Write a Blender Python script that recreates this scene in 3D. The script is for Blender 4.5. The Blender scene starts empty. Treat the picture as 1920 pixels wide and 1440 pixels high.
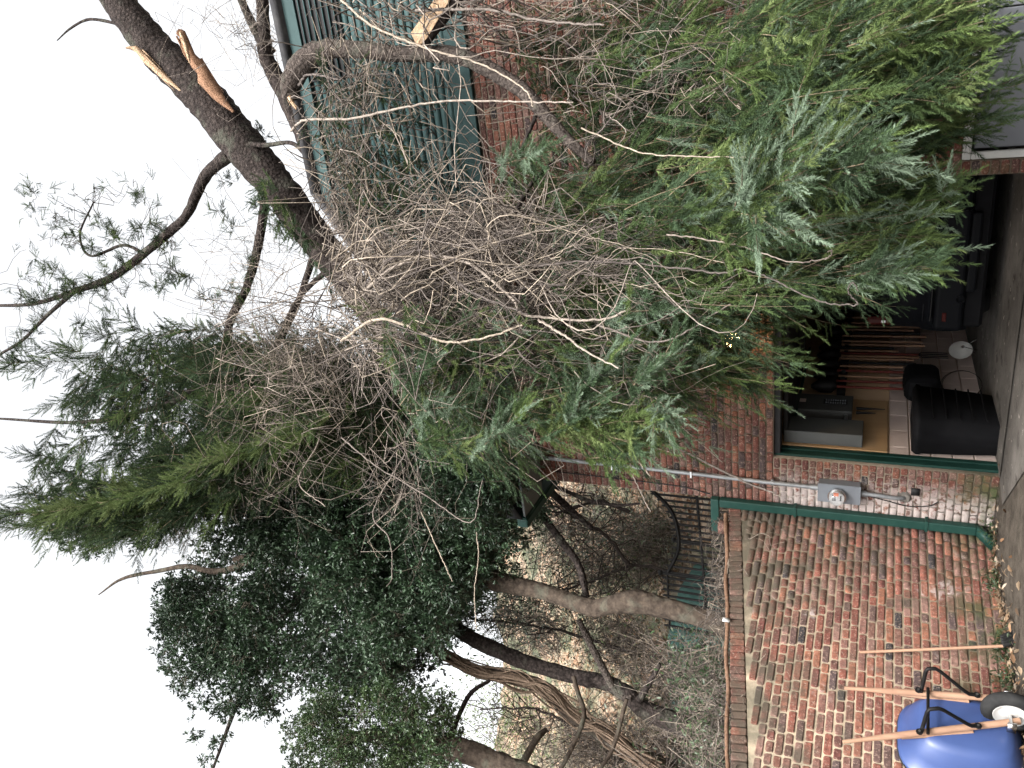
import bpy, bmesh, math, random
import numpy as np
from mathutils import Vector, Matrix
from math import radians, cos, sin, pi
rng = np.random.default_rng(7); random.seed(7)
SC = bpy.context.scene; COL = SC.collection
# ------------------------------------------------------------------ camera (a phone held sideways: rolled by about 90 degrees)
FPX = 1500.; PITCH = radians(24); ROLL = radians(3.2); EYE = 1.24
F_ = np.array([0, cos(PITCH), sin(PITCH)]); R0 = np.array([1., 0, 0]); U0 = np.array([0, -sin(PITCH), cos(PITCH)])
IR = cos(ROLL)*R0 + sin(ROLL)*U0; IU = cos(ROLL)*U0 - sin(ROLL)*R0
CAM = np.array([0, 0, EYE])
cd = bpy.data.cameras.new('camera'); cam = bpy.data.objects.new('camera', cd); COL.objects.link(cam)
cd.sensor_width = 36; cd.lens = 36*FPX/1920; cd.clip_end = 500; cd.clip_start = .05
m = Matrix(((-IU[0], IR[0], -F_[0], 0), (-IU[1], IR[1], -F_[1], 0), (-IU[2], IR[2], -F_[2], EYE), (0, 0, 0, 1)))
cam.matrix_world = m; SC.camera = cam
# ------------------------------------------------------------------ sky, sun, exposure
SUN_EL = radians(42); SUN_AZ = radians(172)      # azimuth clockwise from +Y: behind the camera
w = bpy.data.worlds.new('World'); SC.world = w; w.use_nodes = True
nt = w.node_tree; nt.nodes.clear()
o = nt.nodes.new('ShaderNodeOutputWorld'); bg = nt.nodes.new('ShaderNodeBackground'); sk = nt.nodes.new('ShaderNodeTexSky')
hs = nt.nodes.new('ShaderNodeHueSaturation')
sk.sky_type = 'NISHITA'; sk.sun_disc = False; sk.sun_elevation = SUN_EL; sk.sun_rotation = SUN_AZ
sk.air_density = 1.6; sk.dust_density = 5; sk.ozone_density = 1
hs.inputs['Saturation'].default_value = .10
bg.inputs['Strength'].default_value = .15
nt.links.new(sk.outputs[0], hs.inputs['Color']); nt.links.new(hs.outputs[0], bg.inputs[0]); nt.links.new(bg.outputs[0], o.inputs[0])
sl = bpy.data.lights.new('sun', 'SUN'); sl.energy = 1.35; sl.angle = radians(10); sl.color = (1, .965, .92)
so = bpy.data.objects.new('sun', sl); COL.objects.link(so)
sd = Vector((sin(SUN_AZ)*cos(SUN_EL), cos(SUN_AZ)*cos(SUN_EL), sin(SUN_EL)))
so.rotation_euler = sd.to_track_quat('Z', 'Y').to_euler(); so.location = (-8, -8, 14)
SC.view_settings.view_transform = 'Standard'; SC.view_settings.look = 'None'
SC.view_settings.exposure = 1.62; SC.view_settings.gamma = 1; SC.view_settings.use_curve_mapping = False
SC.render.engine = 'CYCLES'
SC.cycles.max_bounces = 6; SC.cycles.diffuse_bounces = 3; SC.cycles.glossy_bounces = 2; SC.cycles.transmission_bounces = 2
# ------------------------------------------------------------------ frames
def ray(x, y): return F_ - (x-960)/FPX*IU + (720-y)/FPX*IR
def at(x, y, Y):
    d = ray(x, y); return CAM + d*(Y/d[1])
class Frame:
    def __init__(s, o, a, n): s.o = np.array(o, float); s.a = np.array(a, float); s.n = np.array(n, float)
    def p(s, a, n, z): return s.o + s.a*a + s.n*n + np.array([0, 0, z])
    def hit(s, x, y, off=0.):                      # where a sight line meets the plane at distance off in front of the frame
        d = ray(x, y); P0 = s.o + s.n*off; return CAM + d*(((P0-CAM) @ s.n)/(d @ s.n))
    def sz(s, x, y, off=0.):
        q = s.hit(x, y, off) - s.o; return q @ s.a, q[2]
E_ = np.array([.9085, -.418, 0]); I_ = np.array([.418, .9085, 0]); W_ = np.array([-.5572, -.8304, 0]); NW_ = np.array([.8304, -.5572, 0])
C0 = np.array([-1.19, 9.51, 0])
GA = Frame(C0, E_, -I_)                            # garage front: a to the right, n towards the driveway
WA = Frame(C0 - E_*.12 + np.array([0, 0, 0]), W_, NW_)     # garden wall: a towards the camera, n over the drive
IN = Frame(C0 + E_*.6, I_, E_)                     # garage inner left wall: a into the garage, n into the room
# ------------------------------------------------------------------ materials
def newmat(name):
    M = bpy.data.materials.new(name); M.use_nodes = True; n = M.node_tree.nodes; n.clear()
    out = n.new('ShaderNodeOutputMaterial'); b = n.new('ShaderNodeBsdfPrincipled'); M.node_tree.links.new(b.outputs[0], out.inputs[0])
    return M, n, M.node_tree.links, b, out
def ramp(n, stops, mode='LINEAR'):
    r = n.new('ShaderNodeValToRGB'); r.color_ramp.interpolation = mode
    e = r.color_ramp.elements
    while len(e) > 1: e.remove(e[-1])
    e[0].position = stops[0][0]; e[0].color = (*stops[0][1], 1)
    for p, c in stops[1:]:
        q = e.new(p); q.color = (*c, 1)
    return r
def noise(n, l, scale, detail=4, vec=None, rough=.6):
    t = n.new('ShaderNodeTexNoise'); t.inputs['Scale'].default_value = scale; t.inputs['Detail'].default_value = detail; t.inputs['Roughness'].default_value = rough
    if vec is not None: l.new(vec, t.inputs['Vector'])
    return t.outputs['Fac']
def mix(n, l, fac, a, b, mode='MIX'):
    x = n.new('ShaderNodeMix'); x.data_type = 'RGBA'; x.blend_type = mode
    for s, v in ((x.inputs[0], fac), (x.inputs[6], a), (x.inputs[7], b)):
        if hasattr(v, 'is_output'): l.new(v, s)
        elif isinstance(v, (int, float)): s.default_value = v
        else: s.default_value = (*v, 1)
    return x.outputs[2]
def bump(n, l, b, h, strength=.3, dist=.01):
    u = n.new('ShaderNodeBump'); u.inputs['Strength'].default_value = strength; u.inputs['Distance'].default_value = dist
    l.new(h, u.inputs['Height']); l.new(u.outputs[0], b.inputs['Normal'])
def thresh(n, l, v, lo, hi):
    r = n.new('ShaderNodeMapRange'); r.inputs[1].default_value = lo; r.inputs[2].default_value = hi; l.new(v, r.inputs[0]); return r.outputs[0]
def mathn(n, l, op, a, b):
    x = n.new('ShaderNodeMath'); x.operation = op
    for s, v in ((x.inputs[0], a), (x.inputs[1], b)):
        if hasattr(v, 'is_output'): l.new(v, s)
        else: s.default_value = v
    return x.outputs[0]
def pos(n): return n.new('ShaderNodeNewGeometry').outputs['Position']
def coloured(name, c1, c2, scale=8, rough=.7, metal=0, bs=.25, bd=.005, det=5, spec=.2, stretch=None):
    M, n, l, b, o = newmat(name); v = pos(n)
    if stretch:
        mp = n.new('ShaderNodeMapping'); mp.inputs['Scale'].default_value = stretch; l.new(v, mp.inputs[0]); v = mp.outputs[0]
    f = noise(n, l, scale, det, v); r = ramp(n, [(.3, c1), (.7, c2)]); l.new(f, r.inputs[0]); l.new(r.outputs[0], b.inputs['Base Color'])
    b.inputs['Roughness'].default_value = rough; b.inputs['Metallic'].default_value = metal; b.inputs['Specular IOR Level'].default_value = spec
    if bs: bump(n, l, b, noise(n, l, scale*4, 4, v), bs, bd)
    return M
def attr_mat(name, rough=.6, transl=0., spec=.4, bark=False):        # colour from the mesh's own attribute (species / piece colour; needles also hold painted light and shade)
    M, n, l, b, o = newmat(name); a = n.new('ShaderNodeAttribute'); a.attribute_name = 'col'
    c = a.outputs['Color']
    if bark:
        f = noise(n, l, 35, 4, pos(n)); c = mix(n, l, 1., c, ramp_out(n, l, f), 'MULTIPLY')
        bump(n, l, b, f, .6, .006)
    l.new(c, b.inputs['Base Color']); b.inputs['Roughness'].default_value = rough; b.inputs['Specular IOR Level'].default_value = spec
    if transl:
        t = n.new('ShaderNodeBsdfTranslucent'); l.new(c, t.inputs[0]); x = n.new('ShaderNodeMixShader'); x.inputs[0].default_value = transl
        l.new(b.outputs[0], x.inputs[1]); l.new(t.outputs[0], x.inputs[2]); l.new(x.outputs[0], o.inputs[0])
    return M
def ramp_out(n, l, f):
    r = ramp(n, [(.25, (.35, .35, .35)), (.75, (1.25, 1.25, 1.25))]); l.new(f, r.inputs[0]); return r.outputs[0]
BRICKPAL = [(0, (.215, .080, .060)), (.12, (.270, .100, .072)), (.24, (.180, .068, .056)), (.34, (.300, .125, .085)), (.44, (.160, .076, .062)),
            (.53, (.250, .125, .100)), (.65, (.140, .085, .074)), (.71, (.29, .165, .135)), (.79, (.105, .072, .070)), (.84, (.205, .105, .080)), (.91, (.32, .135, .085)), (.975, (.050, .045, .048))]
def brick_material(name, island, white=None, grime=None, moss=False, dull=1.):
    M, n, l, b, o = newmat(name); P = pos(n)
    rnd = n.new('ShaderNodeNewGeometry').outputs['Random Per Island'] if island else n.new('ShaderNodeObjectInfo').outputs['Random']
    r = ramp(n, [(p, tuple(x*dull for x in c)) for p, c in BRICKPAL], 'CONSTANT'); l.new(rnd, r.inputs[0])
    f1 = noise(n, l, 28, 5, P); f2 = noise(n, l, 5, 4, P)
    c = mix(n, l, 1., r.outputs[0], ramp_out(n, l, f1), 'MULTIPLY')
    f3 = noise(n, l, 60, 3, P)
    c = mix(n, l, mathn(n, l, 'MULTIPLY', thresh(n, l, f3, .55, .68), .6), c, (.42, .31, .25))      # lime smears
    if grime: c = mix(n, l, grime(n, l, P, f2), c, (.075, .065, .048))
    if white: c = mix(n, l, mathn(n, l, 'MULTIPLY', white(n, l, P, noise(n, l, 16, 6, P)), .8), c, (.40, .35, .33))
    if moss: c = mix(n, l, moss(n, l, P, f2), c, (.05, .065, .025))
    l.new(c, b.inputs['Base Color']); b.inputs['Roughness'].default_value = .88; b.inputs['Specular IOR Level'].default_value = .25
    bump(n, l, b, f1, .7, .006)
    return M
def sep(n, l, P):
    s = n.new('ShaderNodeSeparateXYZ'); l.new(P, s.inputs[0]); return s.outputs
def along(n, l, P, fr):                            # distance along a wall, as a node value
    d = n.new('ShaderNodeVectorMath'); d.operation = 'DOT_PRODUCT'; l.new(P, d.inputs[0]); d.inputs[1].default_value = tuple(fr.a)
    return mathn(n, l, 'SUBTRACT', d.outputs['Value'], float(fr.o @ fr.a))
def clampmul(n, l, *v):
    x = v[0]
    for y in v[1:]: x = mathn(n, l, 'MULTIPLY', x, y)
    return x
def white_pier(n, l, P, f):                        # flaked limewash left on the pier
    a = along(n, l, P, GA); z = sep(n, l, P)[2]
    m1 = thresh(n, l, a, .50, .22); m2 = thresh(n, l, z, 2.25, 1.95)
    return clampmul(n, l, mathn(n, l, 'MULTIPLY', m1, m2), thresh(n, l, mathn(n, l, 'ADD', f, mathn(n, l, 'MULTIPLY', m1, .13)), .50, .60))
def moss_low(n, l, P, f):
    z = sep(n, l, P)[2]; return clampmul(n, l, thresh(n, l, z, .55, .0), thresh(n, l, f, .42, .62))
def grime_top(n, l, P, f):                         # dark lichen stain below the sloping coping
    a = along(n, l, P, WA); z = sep(n, l, P)[2]
    d = mathn(n, l, 'SUBTRACT', mathn(n, l, 'SUBTRACT', 2.62, mathn(n, l, 'MULTIPLY', a, .17)), z)
    g = thresh(n, l, d, .95, .05); h = thresh(n, l, a, 1.5, 0.)
    h2 = clampmul(n, l, h, thresh(n, l, z, .6, 1.4))
    s = mathn(n, l, 'ADD', mathn(n, l, 'MULTIPLY', g, .75), mathn(n, l, 'MULTIPLY', h2, .45))
    return mathn(n, l, 'MULTIPLY', thresh(n, l, mathn(n, l, 'ADD', f, mathn(n, l, 'MULTIPLY', s, .30)), .52, .78), .85)
def white_spots(n, l, P, f):
    f2 = noise(n, l, 2.1, 2, P); return clampmul(n, l, thresh(n, l, f2, .62, .70), thresh(n, l, f, .48, .56), .8)
MB_GA_I = brick_material('garage_brick_single', False, white_pier, None, moss_low, .60)  # shared palette darkened to paint in the shade on the garage front
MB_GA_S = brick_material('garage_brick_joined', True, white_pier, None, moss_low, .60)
MB_WA_I = brick_material('wall_brick_single', False, white_spots, grime_top, moss_low, .86)
MB_WA_S = brick_material('wall_brick_joined', True, white_spots, grime_top, moss_low, .86)
MB_COP = brick_material('mossy_coping_brick', False, None, lambda n, l, P, f: mathn(n, l, 'MULTIPLY', thresh(n, l, f, .30, .55), .78), None, .75)
def mortar_material(name, c1, c2, grime=None, white=None):
    M, n, l, b, o = newmat(name); P = pos(n); f = noise(n, l, 22, 6, P); r = ramp(n, [(.3, c1), (.7, c2)]); l.new(f, r.inputs[0]); c = r.outputs[0]
    if grime: c = mix(n, l, grime(n, l, P, noise(n, l, 5, 4, P)), c, (.09, .08, .055))
    if white: c = mix(n, l, white(n, l, P, noise(n, l, 16, 6, P)), c, (.36, .32, .29))
    c = mix(n, l, moss_low(n, l, P, noise(n, l, 5, 4, P)), c, (.06, .07, .03))
    l.new(c, b.inputs['Base Color']); b.inputs['Roughness'].default_value = .95; bump(n, l, b, noise(n, l, 90, 5, P), .9, .006); return M
M_MORT_W = mortar_material('sandy_mortar', (.25, .195, .135), (.38, .305, .22), grime_top)
M_MORT_G = mortar_material('grey_tan_mortar', (.15, .118, .085), (.23, .185, .14), None, white_pier)
def bark_material(name, c1, c2, scale=18, crack=1.):
    M, n, l, b, o = newmat(name); P = pos(n); v = n.new('ShaderNodeTexVoronoi'); v.inputs['Scale'].default_value = scale
    f = noise(n, l, scale*1.6, 6, P); vm = n.new('ShaderNodeVectorMath'); vm.operation = 'ADD'
    l.new(P, vm.inputs[0]); sc = n.new('ShaderNodeVectorMath'); sc.operation = 'SCALE'; sc.inputs[3].default_value = .05
    tn = n.new('ShaderNodeTexNoise'); tn.inputs['Scale'].default_value = 12; l.new(P, tn.inputs[0]); l.new(tn.outputs['Color'], sc.inputs[0]); l.new(sc.outputs[0], vm.inputs[1])
    l.new(vm.outputs[0], v.inputs['Vector'])
    r = ramp(n, [(.3, c1), (.72, c2)]); l.new(f, r.inputs[0])
    g = noise(n, l, 3.5, 4, P); cr = mix(n, l, thresh(n, l, v.outputs['Distance'], .28, .62), tuple(1+q_*crack for q_ in (.35, .3, .25)), tuple(1-(1-q_)*crack for q_ in (.42, .40, .40))); rc = mix(n, l, 1., r.outputs[0], cr, 'MULTIPLY'); c = mix(n, l, mathn(n, l, 'MULTIPLY', thresh(n, l, g, .54, .68), .35), rc, (.12, .13, .10))
    l.new(c, b.inputs['Base Color']); b.inputs['Roughness'].default_value = .95; b.inputs['Specular IOR Level'].default_value = .1
    h = mathn(n, l, 'ADD', f, v.outputs['Distance']); bump(n, l, b, h, 1., .02); return M
M_BARK = bark_material('cedar_bark', (.017, .014, .013), (.064, .052, .048), 18, .5)
M_BARK2 = bark_material('smooth_brown_bark', (.035, .027, .022), (.092, .072, .056), 9, .25)
M_BARK3 = bark_material('grey_scaly_bark', (.040, .033, .029), (.115, .096, .086), 30, .5)
M_WOOD = coloured('torn_fresh_wood', (.34, .21, .12), (.56, .42, .29), 30, .8, bs=.8, bd=.02)
M_WOODR = coloured('torn_red_heartwood', (.19, .10, .06), (.31, .18, .11), 30, .85, bs=.8, bd=.02)
M_NEED = attr_mat('cedar_needles', .6, .28, .12)
M_LEAF = attr_mat('glossy_leaves', .40, .12, .5)
M_DRY = attr_mat('dry_leaves', .85, .15, .2)
M_VINE = attr_mat('vine_bark', .85, 0, .08, True)
M_GREEN = coloured('dark_green_paint', (.008, .032, .026), (.015, .046, .037), 6, .45, bs=.1)
M_SIDE = coloured('blue_green_siding_paint', (.026, .054, .055), (.038, .074, .073), 5, .6, bs=.25, bd=.003)
M_TEAL = coloured('faded_teal_board', (.045, .105, .092), (.08, .155, .135), 5, .8, bs=.3)
M_SOFF = coloured('soffit_grey_paint', (.10, .11, .11), (.14, .15, .15), 4, .7, bs=0)
M_IRON = coloured('black_wrought_iron', (.008, .008, .009), (.018, .017, .016), 10, .5, .5, bs=.1)
M_DARK = coloured('dark_interior_metal', (.010, .010, .011), (.02, .02, .021), 6, .6, bs=0)
M_CONC, n, l, b, o_ = newmat('stained_concrete'); P = pos(n)
_c = ramp(n, [(.28, (.052, .047, .042)), (.5, (.105, .095, .085)), (.72, (.175, .16, .145))]); l.new(noise(n, l, 1.6, 9, P, .68), _c.inputs[0])
_c2 = mix(n, l, thresh(n, l, noise(n, l, 4.5, 5, P), .56, .66), _c.outputs[0], (.045, .040, .034)); _c2 = mix(n, l, thresh(n, l, noise(n, l, 9, 3, P), .66, .70), _c2, (.30, .27, .24))
l.new(_c2, b.inputs['Base Color']); b.inputs['Roughness'].default_value = .9; b.inputs['Specular IOR Level'].default_value = .2; bump(n, l, b, noise(n, l, 18, 8, P), .7, .02)
M_SOIL = coloured('dark_damp_soil', (.035, .028, .022), (.10, .085, .068), 6, .95, bs=.9, bd=.03, det=8)
M_BOX = coloured('grey_enamel', (.15, .165, .185), (.18, .195, .215), 4, .45, .2, bs=.05)
M_BOXD = coloured('dull_grey_panel_paint', (.07, .073, .073), (.09, .093, .09), 4, .5, .1, bs=0)
M_PIPE = coloured('galvanised_conduit', (.18, .19, .20), (.30, .31, .32), 9, .5, .5, bs=.1)
M_PLY = coloured('tan_plywood', (.34, .21, .11), (.46, .30, .16), 3, .7, bs=.1, stretch=(1, 1, .12), det=6)
M_PAINT = coloured('warm_plaster', (.46, .32, .20), (.55, .40, .27), 1.5, .8, bs=.1)
M_BLOCK = coloured('painted_block', (.55, .44, .40), (.64, .53, .48), 5, .8, bs=.3)
M_BLACKP = coloured('black_plastic', (.004, .004, .005), (.008, .008, .009), 5, .8, bs=.2, spec=.12)
M_BLUE = coloured('blue_tray_plastic', (.034, .060, .165), (.043, .074, .20), 3, .42, bs=.06, spec=.5)
M_HAND = coloured('weathered_ash_wood', (.26, .15, .10), (.38, .24, .16), 14, .75, bs=.2, stretch=(1, 1, .2))
M_RUB = coloured('black_rubber', (.012, .012, .012), (.03, .03, .03), 9, .8, bs=.2)
M_WHITE = coloured('white_paint', (.42, .42, .41), (.54, .53, .51), 6, .5, bs=.05)
M_GDOOR = coloured('light_grey_door_paint', (.13, .135, .15), (.16, .165, .18), 3, .55, bs=.05)
M_CHROME = coloured('bright_metal', (.5, .5, .5), (.65, .65, .65), 8, .25, 1, bs=0)
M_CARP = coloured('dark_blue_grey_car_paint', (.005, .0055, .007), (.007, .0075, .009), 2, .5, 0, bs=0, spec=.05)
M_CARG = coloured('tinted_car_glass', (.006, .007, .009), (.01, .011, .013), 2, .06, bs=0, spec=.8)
M_REDL = coloured('red_lens', (.035, .006, .005), (.05, .008, .007), 2, .2, bs=0)
M_RED = coloured('red_painted_handle', (.11, .022, .018), (.18, .038, .028), 9, .5, bs=0)
M_ORANGE = coloured('orange_sticker', (.7, .13, .03), (.75, .16, .04), 2, .5, bs=0)
M_ROOF = coloured('dark_roof_felt', (.03, .03, .033), (.06, .058, .058), 12, .9, bs=.5)
def emis(name, c, s):
    M, n, l, b, o = newmat(name); b.inputs['Base Color'].default_value = (*c, 1); b.inputs['Emission Color'].default_value = (*c, 1); b.inputs['Emission Strength'].default_value = s; return M
M_BULB = emis('lit_bulb', (1, .66, .28), 28)
M_GLASS = newmat('meter_glass')[0]
_b = [x for x in M_GLASS.node_tree.nodes if x.type == 'BSDF_PRINCIPLED'][0]; _b.inputs['Transmission Weight'].default_value = .9; _b.inputs['Roughness'].default_value = .05; _b.inputs['Base Color'].default_value = (.95, .97, 1, 1)
# ------------------------------------------------------------------ object helpers
def link(name, me, mt, parent=None):
    ob = bpy.data.objects.new(name, me); COL.objects.link(ob)
    if mt is not None and len(me.materials) == 0: me.materials.append(mt)
    if parent is not None: ob.parent = parent
    return ob
def tag(ob, label=None, cat=None, group=None, kind=None):
    if label: ob['label'] = label
    if cat: ob['category'] = cat
    if group: ob['group'] = group
    if kind: ob['kind'] = kind
    return ob
def thing(name, label, cat, group=None, loc=None):
    ob = bpy.data.objects.new(name, None); COL.objects.link(ob); ob.empty_display_size = .1
    return tag(ob, label, cat, group)
class Big:                                          # numpy mesh gatherer
    def __init__(s): s.v = []; s.f = []; s.c = []; s.n = 0
    def add(s, v, f, c=None):
        v = np.asarray(v, float).reshape(-1, 3); f = np.asarray(f, int)
        s.v.append(v); s.f.append(f + s.n); s.n += len(v)
        if c is None: c = (.5, .5, .5)
        c = np.asarray(c, float)
        if c.ndim == 1: c = np.repeat(c[None], len(f), 0)
        s.c.append(c); return s
    def build(s, name, mt, parent=None, smooth=False):
        me = bpy.data.meshes.new(name); V = np.concatenate(s.v).astype(np.float32)
        me.vertices.add(len(V)); me.vertices.foreach_set('co', V.ravel())
        sizes = np.concatenate([np.full(len(f), f.shape[1]) for f in s.f]); idx = np.concatenate([f.ravel() for f in s.f])
        me.loops.add(len(idx)); me.loops.foreach_set('vertex_index', idx.astype(np.int32))
        me.polygons.add(len(sizes)); st = np.concatenate([[0], np.cumsum(sizes)[:-1]])
        me.polygons.foreach_set('loop_start', st.astype(np.int32))
        if smooth: me.polygons.foreach_set('use_smooth', np.ones(len(sizes), bool))
        me.update(calc_edges=True)
        a = me.attributes.new('col', 'FLOAT_COLOR', 'FACE'); cc = np.concatenate(s.c); cc = np.concatenate([cc, np.ones((len(cc), 1))], 1)
        a.data.foreach_set('color', cc.astype(np.float32).ravel())
        return link(name, me, mt, parent)
def tube(big, pts, rad, sides=6, col=(.5, .5, .5), rough=0., cap=True):
    P = np.asarray(pts, float); n = len(P); R = np.broadcast_to(np.asarray(rad, float), (n,))
    T = np.gradient(P, axis=0); T /= np.linalg.norm(T, axis=1)[:, None] + 1e-9
    ref = np.array([0, 0, 1.]) if abs(T[0, 2]) < .9 else np.array([1., 0, 0])
    N = np.cross(T, ref); bad = np.linalg.norm(N, axis=1) < 1e-3; N[bad] = np.cross(T[bad], [0, 1, .3]); N /= np.linalg.norm(N, axis=1)[:, None]
    for i in range(1, n):
        v = N[i-1] - T[i]*(N[i-1] @ T[i]); L = np.linalg.norm(v); N[i] = v/L if L > 1e-6 else N[i]
    B = np.cross(T, N); a = np.arange(sides)*2*pi/sides
    rr = R[:, None]*(1 + (rough*(rng.random((n, sides))-.5)*2 if rough else 0))
    V = P[:, None] + N[:, None]*(np.cos(a)[None, :, None]*rr[..., None]) + B[:, None]*(np.sin(a)[None, :, None]*rr[..., None])
    i = np.arange(n-1)[:, None]*sides; j = np.arange(sides)[None]; k = (j+1) % sides
    f = np.stack([i+j, i+k, i+sides+k, i+sides+j], -1).reshape(-1, 4)
    big.add(V.reshape(-1, 3), f, col)
    if cap:
        for e, q in ((0, 1), (n-1, -1)):
            c = P[e]; o = np.arange(sides); V2 = np.concatenate([V[e], c[None]]); ff = np.stack([o, (o+1) % sides, np.full(sides, sides)], 1)
            big.add(V2, ff[:, ::q] if q == 1 else ff, col)
def smoothpath(pts, n):
    P = np.asarray(pts, float); k = len(P)
    if k < 3: t = np.linspace(0, 1, n)[:, None]; return P[0]*(1-t)+P[-1]*t
    Q = np.concatenate([[2*P[0]-P[1]], P, [2*P[-1]-P[-2]]]); out = []
    for u in np.linspace(0, k-1-1e-6, n):
        i = int(u); t = u-i; a, b, c, d = Q[i:i+4]
        out.append(.5*((2*b)+(-a+c)*t+(2*a-5*b+4*c-d)*t*t+(-a+3*b-3*c+d)*t**3))
    return np.array(out)
CUBEF = np.array([[0, 3, 2, 1], [4, 5, 6, 7], [0, 1, 5, 4], [1, 2, 6, 5], [2, 3, 7, 6], [3, 0, 4, 7]])
def boxv(fr, a0, a1, n0, n1, z0, z1):
    return np.array([fr.p(a, n, z) for z in (z0, z1) for a, n in ((a0, n0), (a1, n0), (a1, n1), (a0, n1))])
def box(big, fr, a0, a1, n0, n1, z0, z1, col=(.5, .5, .5)): return big.add(boxv(fr, a0, a1, n0, n1, z0, z1), CUBEF, col)
def bevbox(name, fr, a0, a1, n0, n1, z0, z1, mt, parent, bev=.01, seg=2, jitter=0.):
    bm = bmesh.new(); vs = [bm.verts.new(v + (rng.normal(0, jitter, 3) if jitter else 0)) for v in boxv(fr, a0, a1, n0, n1, z0, z1)]
    for f in CUBEF: bm.faces.new([vs[i] for i in f])
    bmesh.ops.recalc_face_normals(bm, faces=bm.faces)
    bmesh.ops.bevel(bm, geom=bm.edges[:], offset=bev, segments=seg, affect='EDGES', profile=.5)
    me = bpy.data.meshes.new(name); bm.to_mesh(me); bm.free()
    return link(name, me, mt, parent)
def one(name, mt, parent, fn, smooth=False):
    b = Big(); fn(b); return b.build(name, mt, parent, smooth)
def disc(big, c, ax, r, depth=0., sides=20, col=(.5, .5, .5)):
    ax = np.asarray(ax, float); ax = ax/np.linalg.norm(ax); tube(big, [c - ax*depth/2, c + ax*depth/2] if depth else [c, c+ax*.001], r, sides, col)
# ------------------------------------------------------------------ bricks
def brick_mesh(name, L, H, D, mt, r):               # front face towards +n (local: x along, y out, z up), worn corners
    c = .006; k = min(.022, H*.3)
    def j(s=.0022): return r.uniform(-s, s)
    out = []
    for (x, z) in ((-L/2+k*r.uniform(.3, 1), -H/2), (L/2-k*r.uniform(.3, 1), -H/2), (L/2, -H/2+k*r.uniform(.3, .8)), (L/2, H/2-k*r.uniform(.3, .8)),
                   (L/2-k*r.uniform(.3, 1), H/2), (-L/2+k*r.uniform(.3, 1), H/2), (-L/2, H/2-k*r.uniform(.3, .8)), (-L/2, -H/2+k*r.uniform(.3, .8))):
        out.append((x+j(), z+j()))
    v = [(x, -D, z) for x, z in out] + [(x, -c, z) for x, z in out] + [(x*(1-2*c/L), j(.0012), z*(1-2*c/H)) for x, z in out]
    f = [tuple([a, (a+1) % 8, 8+(a+1) % 8, 8+a]) for a in range(8)] + [tuple([8+a, 8+(a+1) % 8, 16+(a+1) % 8, 16+a]) for a in range(8)] + [tuple(range(16, 24))]
    return np.array(v), f
def brick_wall(fr, parent, regions, holes, mt_i, mt_s, rank, name='brick', ch=.0745, L=.213, jointw=.011, maxn=298, seed=1, courses=None, header_zone=None, topline=None):
    r = random.Random(seed); templates = {}
    for kind, ln in (('s', L-jointw), ('h', .105)):
        templates[kind] = []
        for i in range(8):
            v, f = brick_mesh(name, ln, ch-jointw, .035, mt_i, r); me = bpy.data.meshes.new(name+'_'+kind); me.from_pydata(v.tolist(), [], f); me.materials.append(mt_i); templates[kind].append((v, f, me))
    lst = []
    for (a0, a1, z0, z1) in regions:
        nc = int(round((z1-z0)/ch))
        for c in range(nc):
            z = z0 + (c+.5)*ch; ph = (c % 2)*L/2 + r.uniform(-.012, .012); kc = (c % 7 == 3)
            a = a0
            first = True
            while a < a1 - .02:
                ln = .116 if (kc or r.random() < .10 or (header_zone and header_zone(a, z))) else L*r.uniform(.95, 1.04)
                if first:
                    first = False
                    if a1-a0 > .3: ln = ph + .06 if ph > .02 else ln
                e = min(a+ln, a1)
                if a1 - e < .05: e = a1
                m0 = (a+e)/2
                if not any(h[0]-.01 < m0 < h[1]+.01 and h[2] < z < h[3] for h in holes) and (topline is None or z + ch/2 < topline(m0)):
                    lst.append((m0, z + r.uniform(-.002, .002), e-a-jointw, r.uniform(-.002, .006), r.uniform(-.008, .008)))
                a = e
    lst.sort(key=lambda q: rank(q[0], q[1]))
    ang = math.atan2(fr.a[1], fr.a[0]); big = Big()
    Mz = lambda t: np.array([[cos(t), -sin(t), 0], [sin(t), cos(t), 0], [0, 0, 1]])
    flip = 1 if np.cross(fr.a, [0, 0, 1]) @ fr.n < 0 else -1      # local +y must point along n
    cnt = 0
    for (a, z, ln, off, tilt) in lst:
        k = 'h' if ln < .15 else 's'; v, f, me = r.choice(templates[k]); base = .105 if k == 'h' else L-jointw
        o = fr.p(a, .008+off, z); X = fr.a*(ln/base); Y = fr.n; Z = np.array([0, 0, 1.])
        ct, st = cos(tilt), sin(tilt); Xr = X*ct + Z*st; Zr = Z*ct - fr.a*st
        if cnt < maxn:
            ob = bpy.data.objects.new(name, me); COL.objects.link(ob); ob.parent = parent
            ob.matrix_local = Matrix(((Xr[0], Y[0], Zr[0], o[0]), (Xr[1], Y[1], Zr[1], o[1]), (Xr[2], Y[2], Zr[2], o[2]), (0, 0, 0, 1)))
        else:
            V = o + v[:, :1]*Xr + v[:, 1:2]*Y + v[:, 2:]*Zr
            q4 = np.array(f[:16]); big.add(V, q4); big.f.append(np.array([f[16]])+big.n-len(V)); big.c.append(np.array([[.5, .5, .5]]))
        cnt += 1
    if big.v:
        ob = big.build('joined_bricks', mt_s, parent); ob['kind'] = 'stuff'
    return cnt
def in_view(P):
    d = P - CAM; z = d @ F_
    if z <= 0: return False, 0
    x = 960 - FPX*(d @ IU)/z; y = 720 - FPX*(d @ IR)/z
    return (-20 < x < 1940 and -20 < y < 1460), (x, y, z)
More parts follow.
